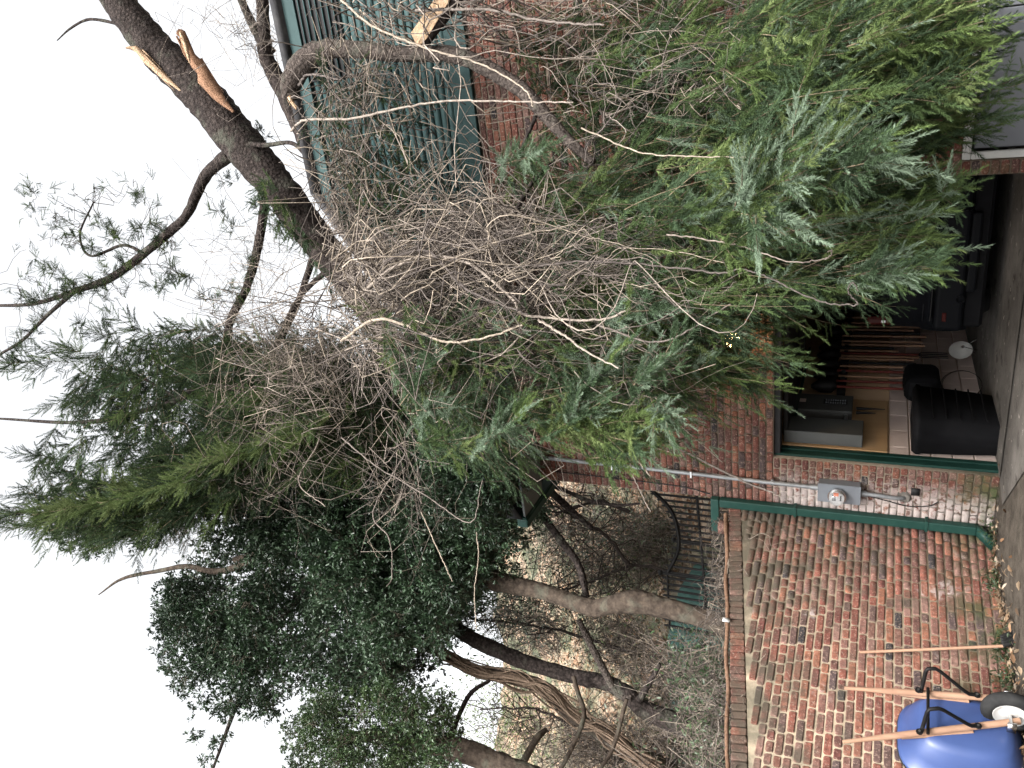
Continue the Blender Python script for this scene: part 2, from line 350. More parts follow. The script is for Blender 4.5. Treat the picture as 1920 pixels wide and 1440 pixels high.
# ================================================================== GROUND
def sheet(name, x0, x1, y0, y1, z, mt, res=.25, amp=.0):
    nx = int((x1-x0)/res)+1; ny = int((y1-y0)/res)+1; X, Y = np.meshgrid(np.linspace(x0, x1, nx), np.linspace(y0, y1, ny)); Z = z + amp*(rng.random(X.shape)-.5)
    V = np.stack([X, Y, Z], -1).reshape(-1, 3); i = np.arange(ny-1)[:, None]*nx + np.arange(nx-1)[None]; f = np.stack([i, i+1, i+nx+1, i+nx], -1).reshape(-1, 4)
    b = Big().add(V, f); return tag(b.build(name, mt, None, True), kind='structure')
sheet('ground', -60, 60, -40, 90, -.012, M_SOIL, 2.5, 0)
drv = Big(); drv.add([GA.p(.45, .3, 0), [-.35, 7.6, 0], [-.1, -6, 0], [9, -6, 0], [9, 4.9, 0], GA.p(4.4, .0, 0), GA.p(.55, .0, 0)], [[0, 1, 2, 3, 4, 5, 6]]); tag(drv.build('driveway', M_CONC), kind='structure')
slab = Big(); slab.add([GA.p(.61, .05, .012), GA.p(3.56, .05, .012), GA.p(3.56, -6.5, .03), GA.p(.61, -6.5, .03)], [[0, 1, 2, 3]]); tag(slab.build('garage_floor', M_CONC), kind='structure')
# hillside behind the garden
def hz(x, y):
    x = np.asarray(x, float); y = np.asarray(y, float)
    t = np.clip(y-11.0, 0, 24)
    z = 1.7 + .56*t + .004*t*t + .11*np.clip(x+6, -20, 12)*np.clip(t/12, 0, 1)
    z += .35*np.sin(x*.9+1.3+y*.35)*np.cos(y*.7-x*.25)*np.clip(t/4, 0, 1) + .16*np.sin(2.1*x+3*np.sin(y*.9))*np.clip(t/4, 0, 1) + .08*np.sin(5.1*x+y*4.2)
    return z
GX, GY = np.meshgrid(np.linspace(-34, 20, 271), np.linspace(10.05, 46, 181)); GZ = hz(GX, GY) + .05*(rng.random(GX.shape)-.5)
GZ = np.where((GX > -1.2) & (GY < 17), -.3, GZ)
V = np.stack([GX, GY, GZ], -1).reshape(-1, 3); nx = 271; i = np.arange(180)[:, None]*nx + np.arange(nx-1)[None]
M_HILL, n, l, b, o_ = newmat('leaf_strewn_hillside'); P = pos(n)
vo = n.new('ShaderNodeTexVoronoi'); vo.inputs['Scale'].default_value = 9; l.new(P, vo.inputs['Vector'])
rl = ramp(n, [(0, (.29, .20, .135)), (.25, (.38, .28, .20)), (.5, (.25, .145, .085)), (.7, (.31, .26, .19)), (.9, (.12, .095, .065))], 'CONSTANT'); sx = n.new('ShaderNodeSeparateColor'); l.new(vo.outputs['Color'], sx.inputs[0]); l.new(sx.outputs[0], rl.inputs[0])
g1 = noise(n, l, .8, 5, P); c = mix(n, l, thresh(n, l, g1, .44, .58), rl.outputs[0], (.10, .11, .065))
c = mix(n, l, mathn(n, l, 'MULTIPLY', thresh(n, l, noise(n, l, .5, 4, P), .55, .66), .6), c, (.13, .085, .06))
l.new(c, b.inputs['Base Color']); b.inputs['Roughness'].default_value = 1; bump(n, l, b, noise(n, l, 14, 6, P), 1., .08)
hill = Big(); hill.add(V, np.stack([i, i+1, i+nx+1, i+nx], -1).reshape(-1, 4)); tag(hill.build('hillside', M_HILL, None, True), kind='structure')
# yard soil held up by the garden wall
yard = Big(); yard.add([WA.p(-1.5, -.23, 1.62), WA.p(6, -.23, 1.62), WA.p(6, -.23, 1.0)+np.array([-9, 0, .7]), np.array([-14, 10.3, 1.7]), np.array([-1.4, 11.2, 1.7])], [[0, 1, 2, 3, 4]]); tag(yard.build('garden_soil', M_SOIL), kind='structure')
# ================================================================== GARAGE BUILDING
G = thing('brick_garage', 'red brick garage with blue-green clapboard gable and one open bay', 'garage')
OPA0, OPA1, OPZ = .60, 3.57, .0745*29; TR = 5.23
mw = Big()
for (a0, a1, z0, z1) in ((0, OPA0, 0, OPZ), (0, 3.70, OPZ, TR), (OPA1, 3.70, 0, OPZ), (3.70, 8.2, .60, TR), (6.2, 8.2, 0, .60)):
    box(mw, GA, a0, a1, -.22, 0, z0-.03 if z0 == 0 else z0, z1)
mw.build('mortar_bed', M_MORT_G, G)
sidew = Big(); box(sidew, GA, 0, .22, -7, -.221, -.03, TR-.27); box(sidew, GA, 8.0, 8.2, -7, -.221, -.03, TR); box(sidew, GA, 0.22, 8.0, -7, -6.8, -.03, TR); sidew.build('side_wall', M_MORT_G, G)
inr = Big(); box(inr, GA, .5, .6, -6.6, -.222, 0, 2.6); inr.build('inner_wall', M_PAINT, G)
inr = Big(); box(inr, GA, .6, 5.4, -6.7, -6.6, 0, 2.6); inr.build('back_wall', M_PAINT, G)
inr = Big(); box(inr, GA, 5.3, 5.4, -6.6, -.222, 0, 2.6); inr.build('inner_wall', M_PAINT, G)
inr = Big(); box(inr, GA, .23, 7.9, -6.6, -.222, 2.61, 2.7); inr.build('ceiling', M_PAINT, G)
def ga_rank(a, z):
    ok, q = in_view(GA.p(a, 0, z))
    if not ok: return 1e3
    x, y, d = q; s = d
    clear = (1235 < x < 1925 and 615 < y < 960) or (1020 < x < 1420 and 845 < y < 950) or (x > 1640 and 290 < y < 345) or (890 < x < 1060 and y < 330) or (1730 < x < 1810 and 160 < y < 300)
    return s if clear else s+100
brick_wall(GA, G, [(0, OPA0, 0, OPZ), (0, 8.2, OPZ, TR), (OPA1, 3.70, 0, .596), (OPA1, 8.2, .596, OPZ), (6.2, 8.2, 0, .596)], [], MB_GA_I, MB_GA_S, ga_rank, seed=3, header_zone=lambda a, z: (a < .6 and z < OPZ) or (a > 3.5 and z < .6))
# clapboards of the gable: each board a part
def gable_top(a):                                   # roof edge height above the wall
    return min(7.32, 4.95 + (a+.35)*.62) if a < 5.3 else 7.32
k = 0; z = TR+.26; bh = .088
while z < 7.25:
    zt = min(z+bh, 7.28); a0 = max(-.0, (zt-4.95)/.62 - .33); 
    b = Big(); v = np.array([GA.p(a0, .0, z), GA.p(8.2, .0, z), GA.p(8.2, .022, z), GA.p(a0, .022, z), GA.p(a0, .0, zt-.010), GA.p(8.2, .0, zt-.010), GA.p(8.2, .015, zt-.010), GA.p(a0, .015, zt-.010)])
    b.add(v, CUBEF); b.build('clapboard', M_SIDE, G); z = zt
b = Big(); b.add([GA.p(-.1, -.001, TR), GA.p(8.2, -.001, TR), GA.p(8.2, -.001, 7.3), GA.p(3.6, -.001, 7.3), GA.p(0, -.001, TR+.1)], [[0, 1, 2, 3, 4]]); b.build('gable_backing', M_DARK, G)
bevbox('trim_board', GA, .05, 8.2, .0, .045, TR, TR+.25, M_SIDE, G, .004, 1)
bevbox('trim_board', GA, 3.55, 8.2, .0, .05, 7.28, 7.44, M_SIDE, G, .004, 1)
# a dark louvre opening high in the gable
bevbox('louvre_opening', GA, 5.0, 6.6, .031, .04, 6.72, 7.26, M_DARK, G, .003, 1)
for q in range(7):
    zz = 6.76+q*.075; b = Big(); box(b, GA, 5.02, 6.58, .041, .06, zz, zz+.012); b.build('louvre_slat', M_SIDE, G)
# roof planes and eave return on the left
FW = .62
rf = Big(); up = np.array([0, 0, .10])
p0 = GA.p(-.22, .10, 5.12); p1 = GA.p(3.75, .10, 7.46); p2 = GA.p(3.75, -7.2, 7.46); p3 = GA.p(-.22, -7.2, 5.12)
rf.add([p0, p1, p2, p3, p0+up, p1+up, p2+up, p3+up], CUBEF)
p0 = GA.p(-.22, FW, 5.12); p1 = GA.p(.90, FW, 5.78); p2 = GA.p(.90, .102, 5.78); p3 = GA.p(-.22, .102, 5.12)
rf.add([p0, p1, p2, p3, p0+up, p1+up, p2+up, p3+up], CUBEF)
q0 = GA.p(3.75, .10, 7.46); q1 = GA.p(8.3, .10, 7.46); q2 = GA.p(8.3, -7.2, 7.46); q3 = GA.p(3.75, -7.2, 7.46); rf.add([q0, q1, q2, q3, q0+up, q1+up, q2+up, q3+up], CUBEF)
rf.build('roof', M_ROOF, G)
b = Big(); p0 = GA.p(-.22, FW+.01, 5.02); p1 = GA.p(.90, FW+.01, 5.68); dn = np.array([0, 0, .18]); th = -GA.n*.03
b.add([p0, p1, p1+th, p0+th, p0+dn, p1+dn, p1+th+dn, p0+th+dn], CUBEF); b.build('fascia_board', M_DARK, G)
bevbox('soffit', GA, -.20, .55, .001, FW-.03, 4.99, 5.02, M_SOFF, G, .003, 1)
bevbox('gutter', GA, -.34, -.225, FW, -7.2, 4.96, 5.10, M_GREEN, G, .015, 2)
bevbox('eave_board', GA, -.22, -.202, FW, -7.2, 4.97, 5.11, M_GREEN, G, .004, 1)
# green jamb, dark head, raised overhead door
bevbox('door_jamb', GA, .600, .63, -.20, -.05, 0, OPZ, M_GREEN, G, .006, 1)
bevbox('door_stop', GA, .63, .645, -.22, -.15, 0, OPZ-.02, M_GREEN, G, .005, 1)
bevbox('door_head', GA, .63, 3.50, -.20, -.04, OPZ-.07, OPZ-.002, M_DARK, G, .006, 1)
for q in range(4): bevbox('overhead_door_panel', GA, .72, 3.46, -.30-.55*(q+1)+.02, -.30-.55*q, 2.04, 2.09, M_DARK, G, .006, 1)
b = Big(); tube(b, [GA.p(.76, -.42, 2.0), GA.p(.74, -3, 2.02)], .018, 6); b.build('door_track', M_GREEN, G)
# low light-grey hatch door at the right with white frame
H = thing('grey_hatch_door', 'low light grey door in a white frame at the right foot of the brick wall', 'door')
bevbox('frame_head', GA, 3.71, 6.19, -.06, .02, .53, .597, M_WHITE, H, .006, 1)
bevbox('frame_side', GA, 3.71, 3.77, -.06, .02, 0, .528, M_WHITE, H, .006, 1)
bevbox('frame_side', GA, 6.13, 6.19, -.06, .02, 0, .528, M_WHITE, H, .006, 1)
bevbox('door_panel', GA, 3.80, 4.9, -.06, -.01, .0, .51, M_GDOOR, H, .006, 1)
bevbox('door_panel', GA, 4.91, 6.10, -.06, -.01, .0, .51, M_GDOOR, H, .006, 1)
bevbox('door_recess', GA, 3.78, 6.12, -.12, -.062, .0, .525, M_DARK, H, .003, 1)
t = bevbox('small_notice', GA, 3.85, 4.02, .022, .030, .86, 1.0, M_WHITE, None, .002, 1); tag(t, 'small pale plate fixed to the brick above the grey hatch door', 'plate')
# block courses, plywood and fittings inside
for r_ in range(5):
    for c_ in range(14):
        a0 = c_*.4 - (r_ % 2)*.2 + .0; a1 = a0+.39
        if a1 < .25: continue
        a0 = max(a0, .225); bevbox('block', IN, a0, min(a1, 5.9), .0, .035, .01+r_*.2, .2+r_*.2, M_BLOCK, G, .006, 1)
pl = bevbox('plywood_board', IN, .24, 1.55, .001, .05, 1.02, 2.4, M_PLY, None, .003, 1); tag(pl, 'tan plywood board behind the grey electrical panels inside the garage', 'board')
# ------------------------------------------------------------------ downspout, meter, conduit, lamp
D = thing('green_downspout', 'dark green square downspout in the corner between garage pier and garden wall', 'downspout')
bevbox('pipe', GA, -.06, .04, .02, .11, .16, 2.74, M_GREEN, D, .012, 2)
bevbox('top_elbow', GA, -.40, .04, .02, .11, 2.745, 2.84, M_GREEN, D, .012, 2)
b = Big(); z0 = .16
b.add([GA.p(-.06, .02, .16), GA.p(.04, .02, .16), GA.p(.04, .11, .16), GA.p(-.06, .11, .16), GA.p(-.12, .14, .01), GA.p(-.01, .14, .01), GA.p(-.01, .27, .03), GA.p(-.12, .27, .03)], CUBEF[:, ::-1]); b.build('outlet_shoe', M_GREEN, D)
for zz in (.6, 1.9): bevbox('strap', GA, -.07, .05, .01, .118, zz, zz+.03, M_GREEN, D, .003, 1)
MT = thing('electric_meter', 'grey electric meter box with round glass dial on the limewashed pier', 'meter')
sA, zA = GA.sz(1535, 895, .1); sB, zB = GA.sz(1615, 932, .1)
a0, a1 = .185, .40; z0, z1 = 1.26, 1.68
bevbox('box', GA, a0, a1, .02, .13, z0, z1, M_BOX, MT, .006, 2)
bevbox('box_lid', GA, a0-.004, a1+.004, .131, .142, z0-.004, z1+.004, M_BOX, MT, .004, 1)
cm = GA.p((a0+a1)/2-.01, .142, 1.49); nn = GA.n
one('dial_collar', M_BOX, MT, lambda b: tube(b, [cm, cm+nn*.02, cm+nn*.035], [.088, .088, .08], 28))
fc = one('dial_face', M_WHITE, MT, lambda b: tube(b, [cm+nn*.036, cm+nn*.06], [.066, .066], 28))
for (da, dz, w_, h_, mt) in ((-.0, .02, .05, .028, M_DARK), (-.005, -.005, .035, .014, M_WHITE), (.0, -.03, .044, .010, M_DARK)):
    q = Frame(cm, GA.a, GA.n); bevbox('display', q, da-w_/2, da+w_/2, .061, .064, dz-h_/2, dz+h_/2, mt, fc, .001, 1)
bevbox('orange_label', Frame(cm, GA.a, GA.n), .020, .048, .061, .0655, -.014, .024, M_ORANGE, fc, .001, 1)
one('glass_dome', M_GLASS, MT, lambda b: tube(b, [cm+nn*.036, cm+nn*.09, cm+nn*.115, cm+nn*.125], [.076, .076, .066, .03], 28), True)
one('clamp_ring', M_CHROME, MT, lambda b: tube(b, [cm+nn*t_ for t_ in (.026, .040)], [.093, .093], 28))
CO = thing('conduit', 'grey conduit running up the brick wall above the electric meter', 'pipe')
one('pipe', M_PIPE, CO, lambda b: tube(b, [GA.p(.305, .06, 1.74), GA.p(.31, .06, 2.3), GA.p(.325, .045, 3.3), GA.p(.34, .045, 4.9)], .024, 12), True)
one('connector', M_PIPE, CO, lambda b: tube(b, [GA.p(.305, .06, 1.682), GA.p(.305, .06, 1.76)], [.034, .03], 12))
for zz in (2.15, 3.05, 4.0): bevbox('clamp', GA, .275, .36, .012, .078, zz, zz+.025, M_CHROME, CO, .003, 1)
C2 = thing('conduit', 'short grey conduit bending into the wall below the electric meter', 'pipe')
one('pipe', M_PIPE, C2, lambda b: tube(b, smoothpath([GA.p(.29, .07, 1.24), GA.p(.285, .07, 1.1), GA.p(.27, .065, .95), GA.p(.26, .04, .86), GA.p(.26, -.01, .83)], 12), .023, 12), True)
one('connector', M_PIPE, C2, lambda b: tube(b, [GA.p(.29, .07, 1.258), GA.p(.29, .07, 1.19)], [.036, .03], 12))
t = one('mortar_patch', M_CONC, None, lambda b: tube(b, [GA.p(.26, .005, .83), GA.p(.26, .03, .83)], [.075, .05], 9, rough=.2)); tag(t, 'rough cement patch where the short conduit enters the pier', 'patch')
t = one('cable', M_RUB, None, lambda b: tube(b, smoothpath([GA.p(.24, .02, 1.2), GA.p(.2, .02, 1.0), GA.p(.16, .02, .8), GA.p(.19, .02, .6), GA.p(.25, .02, .52)], 16), .006, 5)); tag(t, 'thin black cable drooping down the limewashed pier', 'cable')
t = one('outlet_box', M_DARK, None, lambda b: [box(b, GA, .30, .38, .012, .03, .70, .78)]); tag(t, 'small dark square box on the pier right of the cement patch', 'box')
t = one('wire', M_RUB, None, lambda b: tube(b, smoothpath([GA.p(.15, .03, 4.8), GA.p(.14, .03, 4.0), GA.p(.12, .03, 3.2), GA.p(.06, .03, 2.86)], 20), .007, 5)); tag(t, 'thin black wire down the brick left of the long conduit', 'wire')
LP = thing('wall_lamp', 'lit warm wall lamp on the brick above the garage opening, half hidden by needles', 'lamp')
lc = GA.hit(1372, 636, .26)
one('bracket', M_DARK, LP, lambda b: tube(b, [lc - GA.n*.25 + np.array([0, 0, .10]), lc + np.array([0, 0, .12]), lc+np.array([0, 0, .06])], .014, 8))
one('shade', M_DARK, LP, lambda b: tube(b, [lc+np.array([0, 0, z_]) for z_ in (.11, .09, .055)], [.02, .05, .07], 14))
bl = bpy.data.meshes.new('bulb'); bm = bmesh.new(); bmesh.ops.create_icosphere(bm, subdivisions=3, radius=.085); bm.to_mesh(bl); bm.free(); bo = link('bulb', bl, M_BULB, LP); bo.location = lc
# ================================================================== GARDEN WALL
Wl = thing('garden_wall', 'old red brick garden wall with a sloping mossy coping beside the drive', 'wall')
top = lambda a: 2.51 - .165*a                      # underside of coping
b = Big(); A0, A1 = -.02, 4.9; v = []
for a in (A0, A1):
    for n_ in (0, -.24): v += [WA.p(a, n_, -.03), WA.p(a, n_, top(a))]
b.add(v, [[0, 4, 5, 1], [2, 3, 7, 6], [1, 5, 7, 3], [0, 1, 3, 2], [4, 6, 7, 5]]); b.build('mortar_bed', M_MORT_W, Wl)
def wa_rank(a, z):
    ok, q = in_view(WA.p(a, 0, z)); return q[2] if ok else 1e3
brick_wall(WA, Wl, [(A0, A1, 0, 2.6)], [], MB_WA_I, MB_WA_S, wa_rank, seed=11, ch=.0755, L=.215, jointw=.016, topline=lambda a: top(a)-.002)
rr = random.Random(5); cb = []
for i in range(6):
    v, f = brick_mesh('coping_brick', .068, .135, .24, MB_COP, rr); me = bpy.data.meshes.new('coping_brick'); me.from_pydata(v.tolist(), [], f); me.materials.append(MB_COP); cb.append(me)
sl_ = math.atan(-.165); a = A0+.03
while a < A1:
    zc = top(a)+.072+rr.uniform(-.004, .004); X = WA.a*cos(sl_)+np.array([0, 0, 1])*sin(sl_); Z = np.array([0, 0, 1])*cos(sl_)-WA.a*sin(sl_); Y = WA.n; o = WA.p(a, .008+rr.uniform(-.008, .004), zc)
    ob = bpy.data.objects.new('coping_brick', rr.choice(cb)); COL.objects.link(ob); ob.parent = Wl
    ob.matrix_local = Matrix(((X[0], Y[0], Z[0], o[0]), (X[1], Y[1], Z[1], o[1]), (X[2], Y[2], Z[2], o[2]), (0, 0, 0, 1))); a += .079
# brick lying on the coping
b = thing('loose_brick', 'single red brick stub standing on the coping beside the iron fence', 'brick'); o = WA.p(.25, -.08, top(.25)+.20)
one('body', MB_GA_I, b, lambda q: box(q, Frame(o, WA.a, WA.n), -.06, .06, -.05, .05, -.06, .06))
# ================================================================== WHEELBARROW
def pw(x, y, off): return WA.hit(x, y, off)
WB = thing('wheelbarrow', 'blue wheelbarrow stood on its nose against the brick wall, underside out', 'wheelbarrow')
tr = Big(); NS = 36; rings = []
sc_ = 2.60
def rrect(ca, cz, ha, hz_, r, n=NS):
    pts = []
    for k in range(n):
        t = 2*pi*k/n; c, s = cos(t), sin(t); p = 3.2
        pts.append((ca + ha*np.sign(c)*abs(c)**(2/p), cz + hz_*np.sign(s)*abs(s)**(2/p)))
    return pts
for (off, ha, h_, cz) in ((.045, .375, .455, .415), (.060, .385, .465, .415), (.075, .375, .455, .415), (.09, .352, .435, .415), (.20, .32, .40, .415), (.31, .275, .34, .41), (.345, .25, .31, .41), (.36, .20, .26, .41), (.362, .08, .1, .41)):
    rings.append([WA.p(a_, off, z_) for a_, z_ in rrect(sc_, cz, ha, h_, .1)])
R_ = np.array(rings).reshape(-1, 3); i = np.arange(len(rings)-1)[:, None]*NS; j = np.arange(NS)[None]; k = (j+1) % NS
tr.add(R_, np.stack([i+j, i+sum([0])+k, i+NS+k, i+NS+j], -1).reshape(-1, 4)); tr.add(rings[-1], [list(range(NS))])
tr.build('tray', M_BLUE, WB, True)
rim = Big(); P = [WA.p(a_, .045, z_) for a_, z_ in rrect(sc_, .415, .38, .46, .1)]; P.append(P[0]); tube(rim, P, .011, 8, cap=False); rim.build('rolled_rim', M_RUB, WB, True)
h1t, h1b = pw(1583, 1290, .36), pw(1905, 1312, .42); h2t, h2b = pw(1580, 1391, .36), pw(1912, 1352, .42)
for (t0, b0) in ((h1t, h1b), (h2t, h2b)):
    d = b0-t0; L_ = np.linalg.norm(d)
    one('handle', M_HAND, WB, lambda b: tube(b, [t0, t0+d*.14, t0+d*.2, t0+d*.3, b0], [.015, .018, .022, .027, .027], 8))
    one('wedge', M_HAND, WB, lambda b: tube(b, [t0+d*.34-WA.n*.035, t0+d*.74-WA.n*.055], [.014, .034], 4))
def bent(name, pts, r_, mt): one(name, mt, WB, lambda b: tube(b, [pts[0]] + [p_*(1-u_)+q_*u_ for p_, q_ in zip(pts[:-1], pts[1:]) for u_ in (.12, .88)] + [pts[-1]], r_, 8), True)
bent('leg', [pw(1727, 1297, .41), pw(1737, 1254, .66), pw(1757, 1254, .66), pw(1815, 1301, .45), pw(1832, 1303, .44)], .015, M_IRON)
bent('leg', [pw(1727, 1373, .41), pw(1740, 1330, .66), pw(1763, 1328, .66), pw(1820, 1361, .45), pw(1836, 1361, .44)], .015, M_IRON)
one('cross_brace', M_IRON, WB, lambda b: tube(b, [pw(1740, 1290, .43), pw(1740, 1376, .43)], .012, 8))
for (x_, y_) in ((1722, 1294), (1832, 1303), (1724, 1372), (1834, 1361)):
    c_ = pw(x_, y_, .445); one('bolt_plate', M_IRON, WB, lambda b: disc(b, c_, WA.n, .026, .012, 8)); one('bolt', M_CHROME, WB, lambda b: disc(b, c_+WA.n*.008, WA.n, .010, .012, 8))
wc = pw(1893, 1334, .44); ax = WA.a
def lathe(b, c, ax, prof, n=36):
    ax = ax/np.linalg.norm(ax); u = np.array([0, 0, 1.]); v_ = np.cross(ax, u); R = []
    for (h, r_) in prof:
        R += [c + ax*h + (u*cos(2*pi*k/n)+v_*sin(2*pi*k/n))*r_ for k in range(n)]
    i = np.arange(len(prof)-1)[:, None]*n; j = np.arange(n)[None]; k = (j+1) % n
    b.add(R, np.stack([i+j, i+k, i+n+k, i+n+j], -1).reshape(-1, 4))
wh = one('wheel', M_RUB, WB, lambda b: lathe(b, wc, ax, [(-.04, .11), (-.05, .15), (-.035, .185), (-.012, .198), (.012, .198), (.035, .185), (.05, .15), (.04, .11), (-.04, .11)]), True)
one('rim', M_WHITE, wh, lambda b: lathe(b, wc, ax, [(-.03, .0), (-.03, .05), (-.015, .08), (-.042, .112), (-.045, .118), (.045, .118), (.042, .112), (.015, .08), (.03, .05), (.03, .0)]), True)
one('axle', M_CHROME, wh, lambda b: tube(b, [wc-ax*.16, wc+ax*.16], .013, 10))
for s_ in (-1, 1): one('axle_bracket', M_CHROME, WB, lambda b: box(b, Frame(wc+ax*.15*s_, ax, WA.n), -.012, .012, -.04, .05, -.03, .03))
RK = thing('leaning_garden_rake', 'long wooden pole with a black head leaning upright on the brick wall by the wheelbarrow', 'pole')
one('handle', M_HAND, RK, lambda b: tube(b, [pw(1612, 1223, .05), pw(1889, 1211, .25)], .0135, 10), True)
one('head', M_RUB, RK, lambda b: [tube(b, [pw(1880, 1205, .26)+WA.a*d_, pw(1912, 1195, .26)+WA.a*d_*1.6], [.022, .012], 6) for d_ in (-.06, -.03, 0, .03)])
# ================================================================== IRON FENCE
FN = thing('iron_fence', 'black iron picket fence with a dipping arched top behind the garden wall', 'fence')
YF = 12.6
arc = [(1216, 912), (1232, 929), (1250, 946), (1265, 972), (1273, 1012), (1269, 1040), (1252, 1073)]
ap = smoothpath([at(x_, y_, YF) for x_, y_ in arc], 30)
one('top_rail', M_IRON, FN, lambda b: tube(b, ap, .034, 6))
one('top_rail', M_IRON, FN, lambda b: tube(b, [at(1251, 1074, YF), at(1256, 1180, YF)], .018, 6))
one('lower_rail', M_IRON, FN, lambda b: tube(b, [at(1306, 925, YF), at(1322, 1105, YF), at(1324, 1180, YF)], .022, 6))
one('bottom_rail', M_IRON, FN, lambda b: tube(b, [at(1372, 925, YF), at(1374, 1180, YF)], .016, 6))
zb = 1.9
for k_ in range(23):
    y_ = 928 + k_*11.2
    xs = np.array([p[0] for p in arc]); ys = np.array([p[1] for p in arc]); xt = np.interp(y_, ys, xs) if y_ < 1073 else 1251+(y_-1073)*.05
    p0 = at(xt-12, y_-3, YF); p1 = np.array([p0[0], YF, zb]); b = Big(); tube(b, [p1, p0-np.array([0, 0, .04]), p0], [.020, .020, .004], 5); b.build('picket', M_IRON, FN)
    if k_ % 1 == 0:
        q0 = at(1300+(y_-925)*.09, y_+4, YF); b = Big(); tube(b, [np.array([q0[0], YF, zb]), q0], [.014, .006], 5); b.build('short_picket', M_IRON, FN)
for (x_, y_, rad_) in ((1247, 1074, .032), (1272, 1012, .028)):
    p0 = at(x_-6, y_, YF); po = one('post', M_IRON, FN, lambda b: tube(b, [np.array([p0[0], YF, zb]), p0], rad_*.8, 8))
    me = bpy.data.meshes.new('ball'); bm = bmesh.new(); bmesh.ops.create_icosphere(bm, subdivisions=2, radius=rad_*1.4); bm.to_mesh(me); bm.free(); ob = link('ball_finial', me, M_IRON, po); ob.location = p0+np.array([0, 0, .02])
# green board fence behind
BF = thing('green_board_fence', 'faded teal board fence rising to the left behind the iron pickets', 'fence')
segs = [(at(1356, 955, 17.5), at(1340, 1000, 15.8)), (at(1340, 1000, 15.8), at(1272, 1110, 13.1)), (at(1272, 1110, 13.1), at(1252, 1200, 12.9)), (at(1252, 1200, 12.9), at(1262, 1450, 12.4))]
for (p, q) in segs:
    d = q-p; L_ = np.linalg.norm(d[:2]); nb = max(1, int(L_/.16))
    for k_ in range(nb):
        t0, t1 = k_/nb, (k_+.94)/nb; A, B_ = p+d*t0, p+d*t1; nrm = np.array([-d[1], d[0], 0]); nrm = nrm/np.linalg.norm(nrm)*.022
        lo = 1.2; b = Big(); b.add([[A[0], A[1], lo], [B_[0], B_[1], lo], [B_[0]+nrm[0], B_[1]+nrm[1], lo], [A[0]+nrm[0], A[1]+nrm[1], lo], A, B_, B_+nrm, A+nrm], CUBEF); b.build('board', M_TEAL, BF)
# ================================================================== GARAGE CONTENTS
SUV = thing('parked_suv', 'dark blue-grey sport utility vehicle parked nose-in inside the dark garage bay', 'car')
CF = Frame(GA.p(2.58, -1.15, 0), E_, -I_)           # n towards the camera, rear face at n = 0
hw = .93
prof = [(-.05, .30), (.0, .38), (.02, .52), (.0, .66), (-.03, .72), (-.10, .76), (-.12, .95), (-.14, 1.08), (-.22, 1.16), (-.36, 1.45), (-.46, 1.60), (-.60, 1.70), (-1.6, 1.76), (-2.8, 1.70), (-3.5, 1.18), (-4.4, 1.0), (-4.6, .7), (-4.55, .3)]
ws = [-1, -.97, -.88, -.6, -.2, .2, .6, .88, .97, 1]
cb_ = Big(); V = []
for wv in ws:
    for (n_, z_) in prof:
        tb = 1 - max(0, z_-.95)*.20; rd = abs(wv)**8*.16*(1 if n_ > -1 else 0)
        V.append(CF.p(wv*hw*tb, n_-rd, z_ + 0))
V = np.array(V); m_ = len(prof); i = np.arange(len(ws)-1)[:, None]*m_; j = np.arange(m_-1)[None]
cb_.add(V, np.stack([i+j, i+j+1, i+m_+j+1, i+m_+j], -1).reshape(-1, 4)); cb_.add(V[:m_], [list(range(m_))]); cb_.add(V[-m_:], [list(range(m_))[::-1]])
cb_.build('body', M_CARP, SUV, True)
def cpanel(name, mt, a0, a1, pts, par=SUV, th=.012):
    b = Big(); vv = []
    for (n_, z_) in pts:
        for a_ in (a0, a1): vv.append(CF.p(a_*(1-max(0, z_-.95)*.20), n_+th, z_))
    k_ = len(pts); b.add(vv, [[2*q, 2*q+1, 2*q+3, 2*q+2] for q in range(k_-1)]); return b.build(name, mt, par)
cpanel('rear_window', M_CARG, -.72, .72, [(-.22, 1.17), (-.36, 1.45), (-.45, 1.58)])
bevbox('number_plate_recess', CF, -.38, .38, -.115, -.098, .79, 1.06, M_CARG, SUV, .004, 1)
pn = bevbox('number_plate', CF, -.25, .05, -.095, -.085, .86, 1.01, M_WHITE, SUV, .003, 1)
for q, (w0, w1) in enumerate(((.02, .05), (.065, .085), (.10, .135), (.15, .17), (.19, .22))):
    bevbox('plate_character', CF, -.235+w0, -.235+w1, -.084, -.081, .90, .97, M_DARK, pn, .001, 1)
bevbox('bumper', CF, -.86, .86, -.10, .055, .36, .64, M_CARP, SUV, .045, 3)
bevbox('bumper_step', CF, -.75, .75, -.10, .065, .66, .685, M_CARG, SUV, .01, 1)
bevbox('underbody', CF, -.84, .84, -4.3, -.02, .17, .37, M_BLACKP, SUV, .03, 1)
bevbox('hatch_seam', CF, -.80, .80, -.09, -.075, .735, .742, M_DARK, SUV, .002, 1)
bevbox('skid_plate', CF, -.42, .42, -.05, .058, .27, .36, M_CARP, SUV, .02, 2)
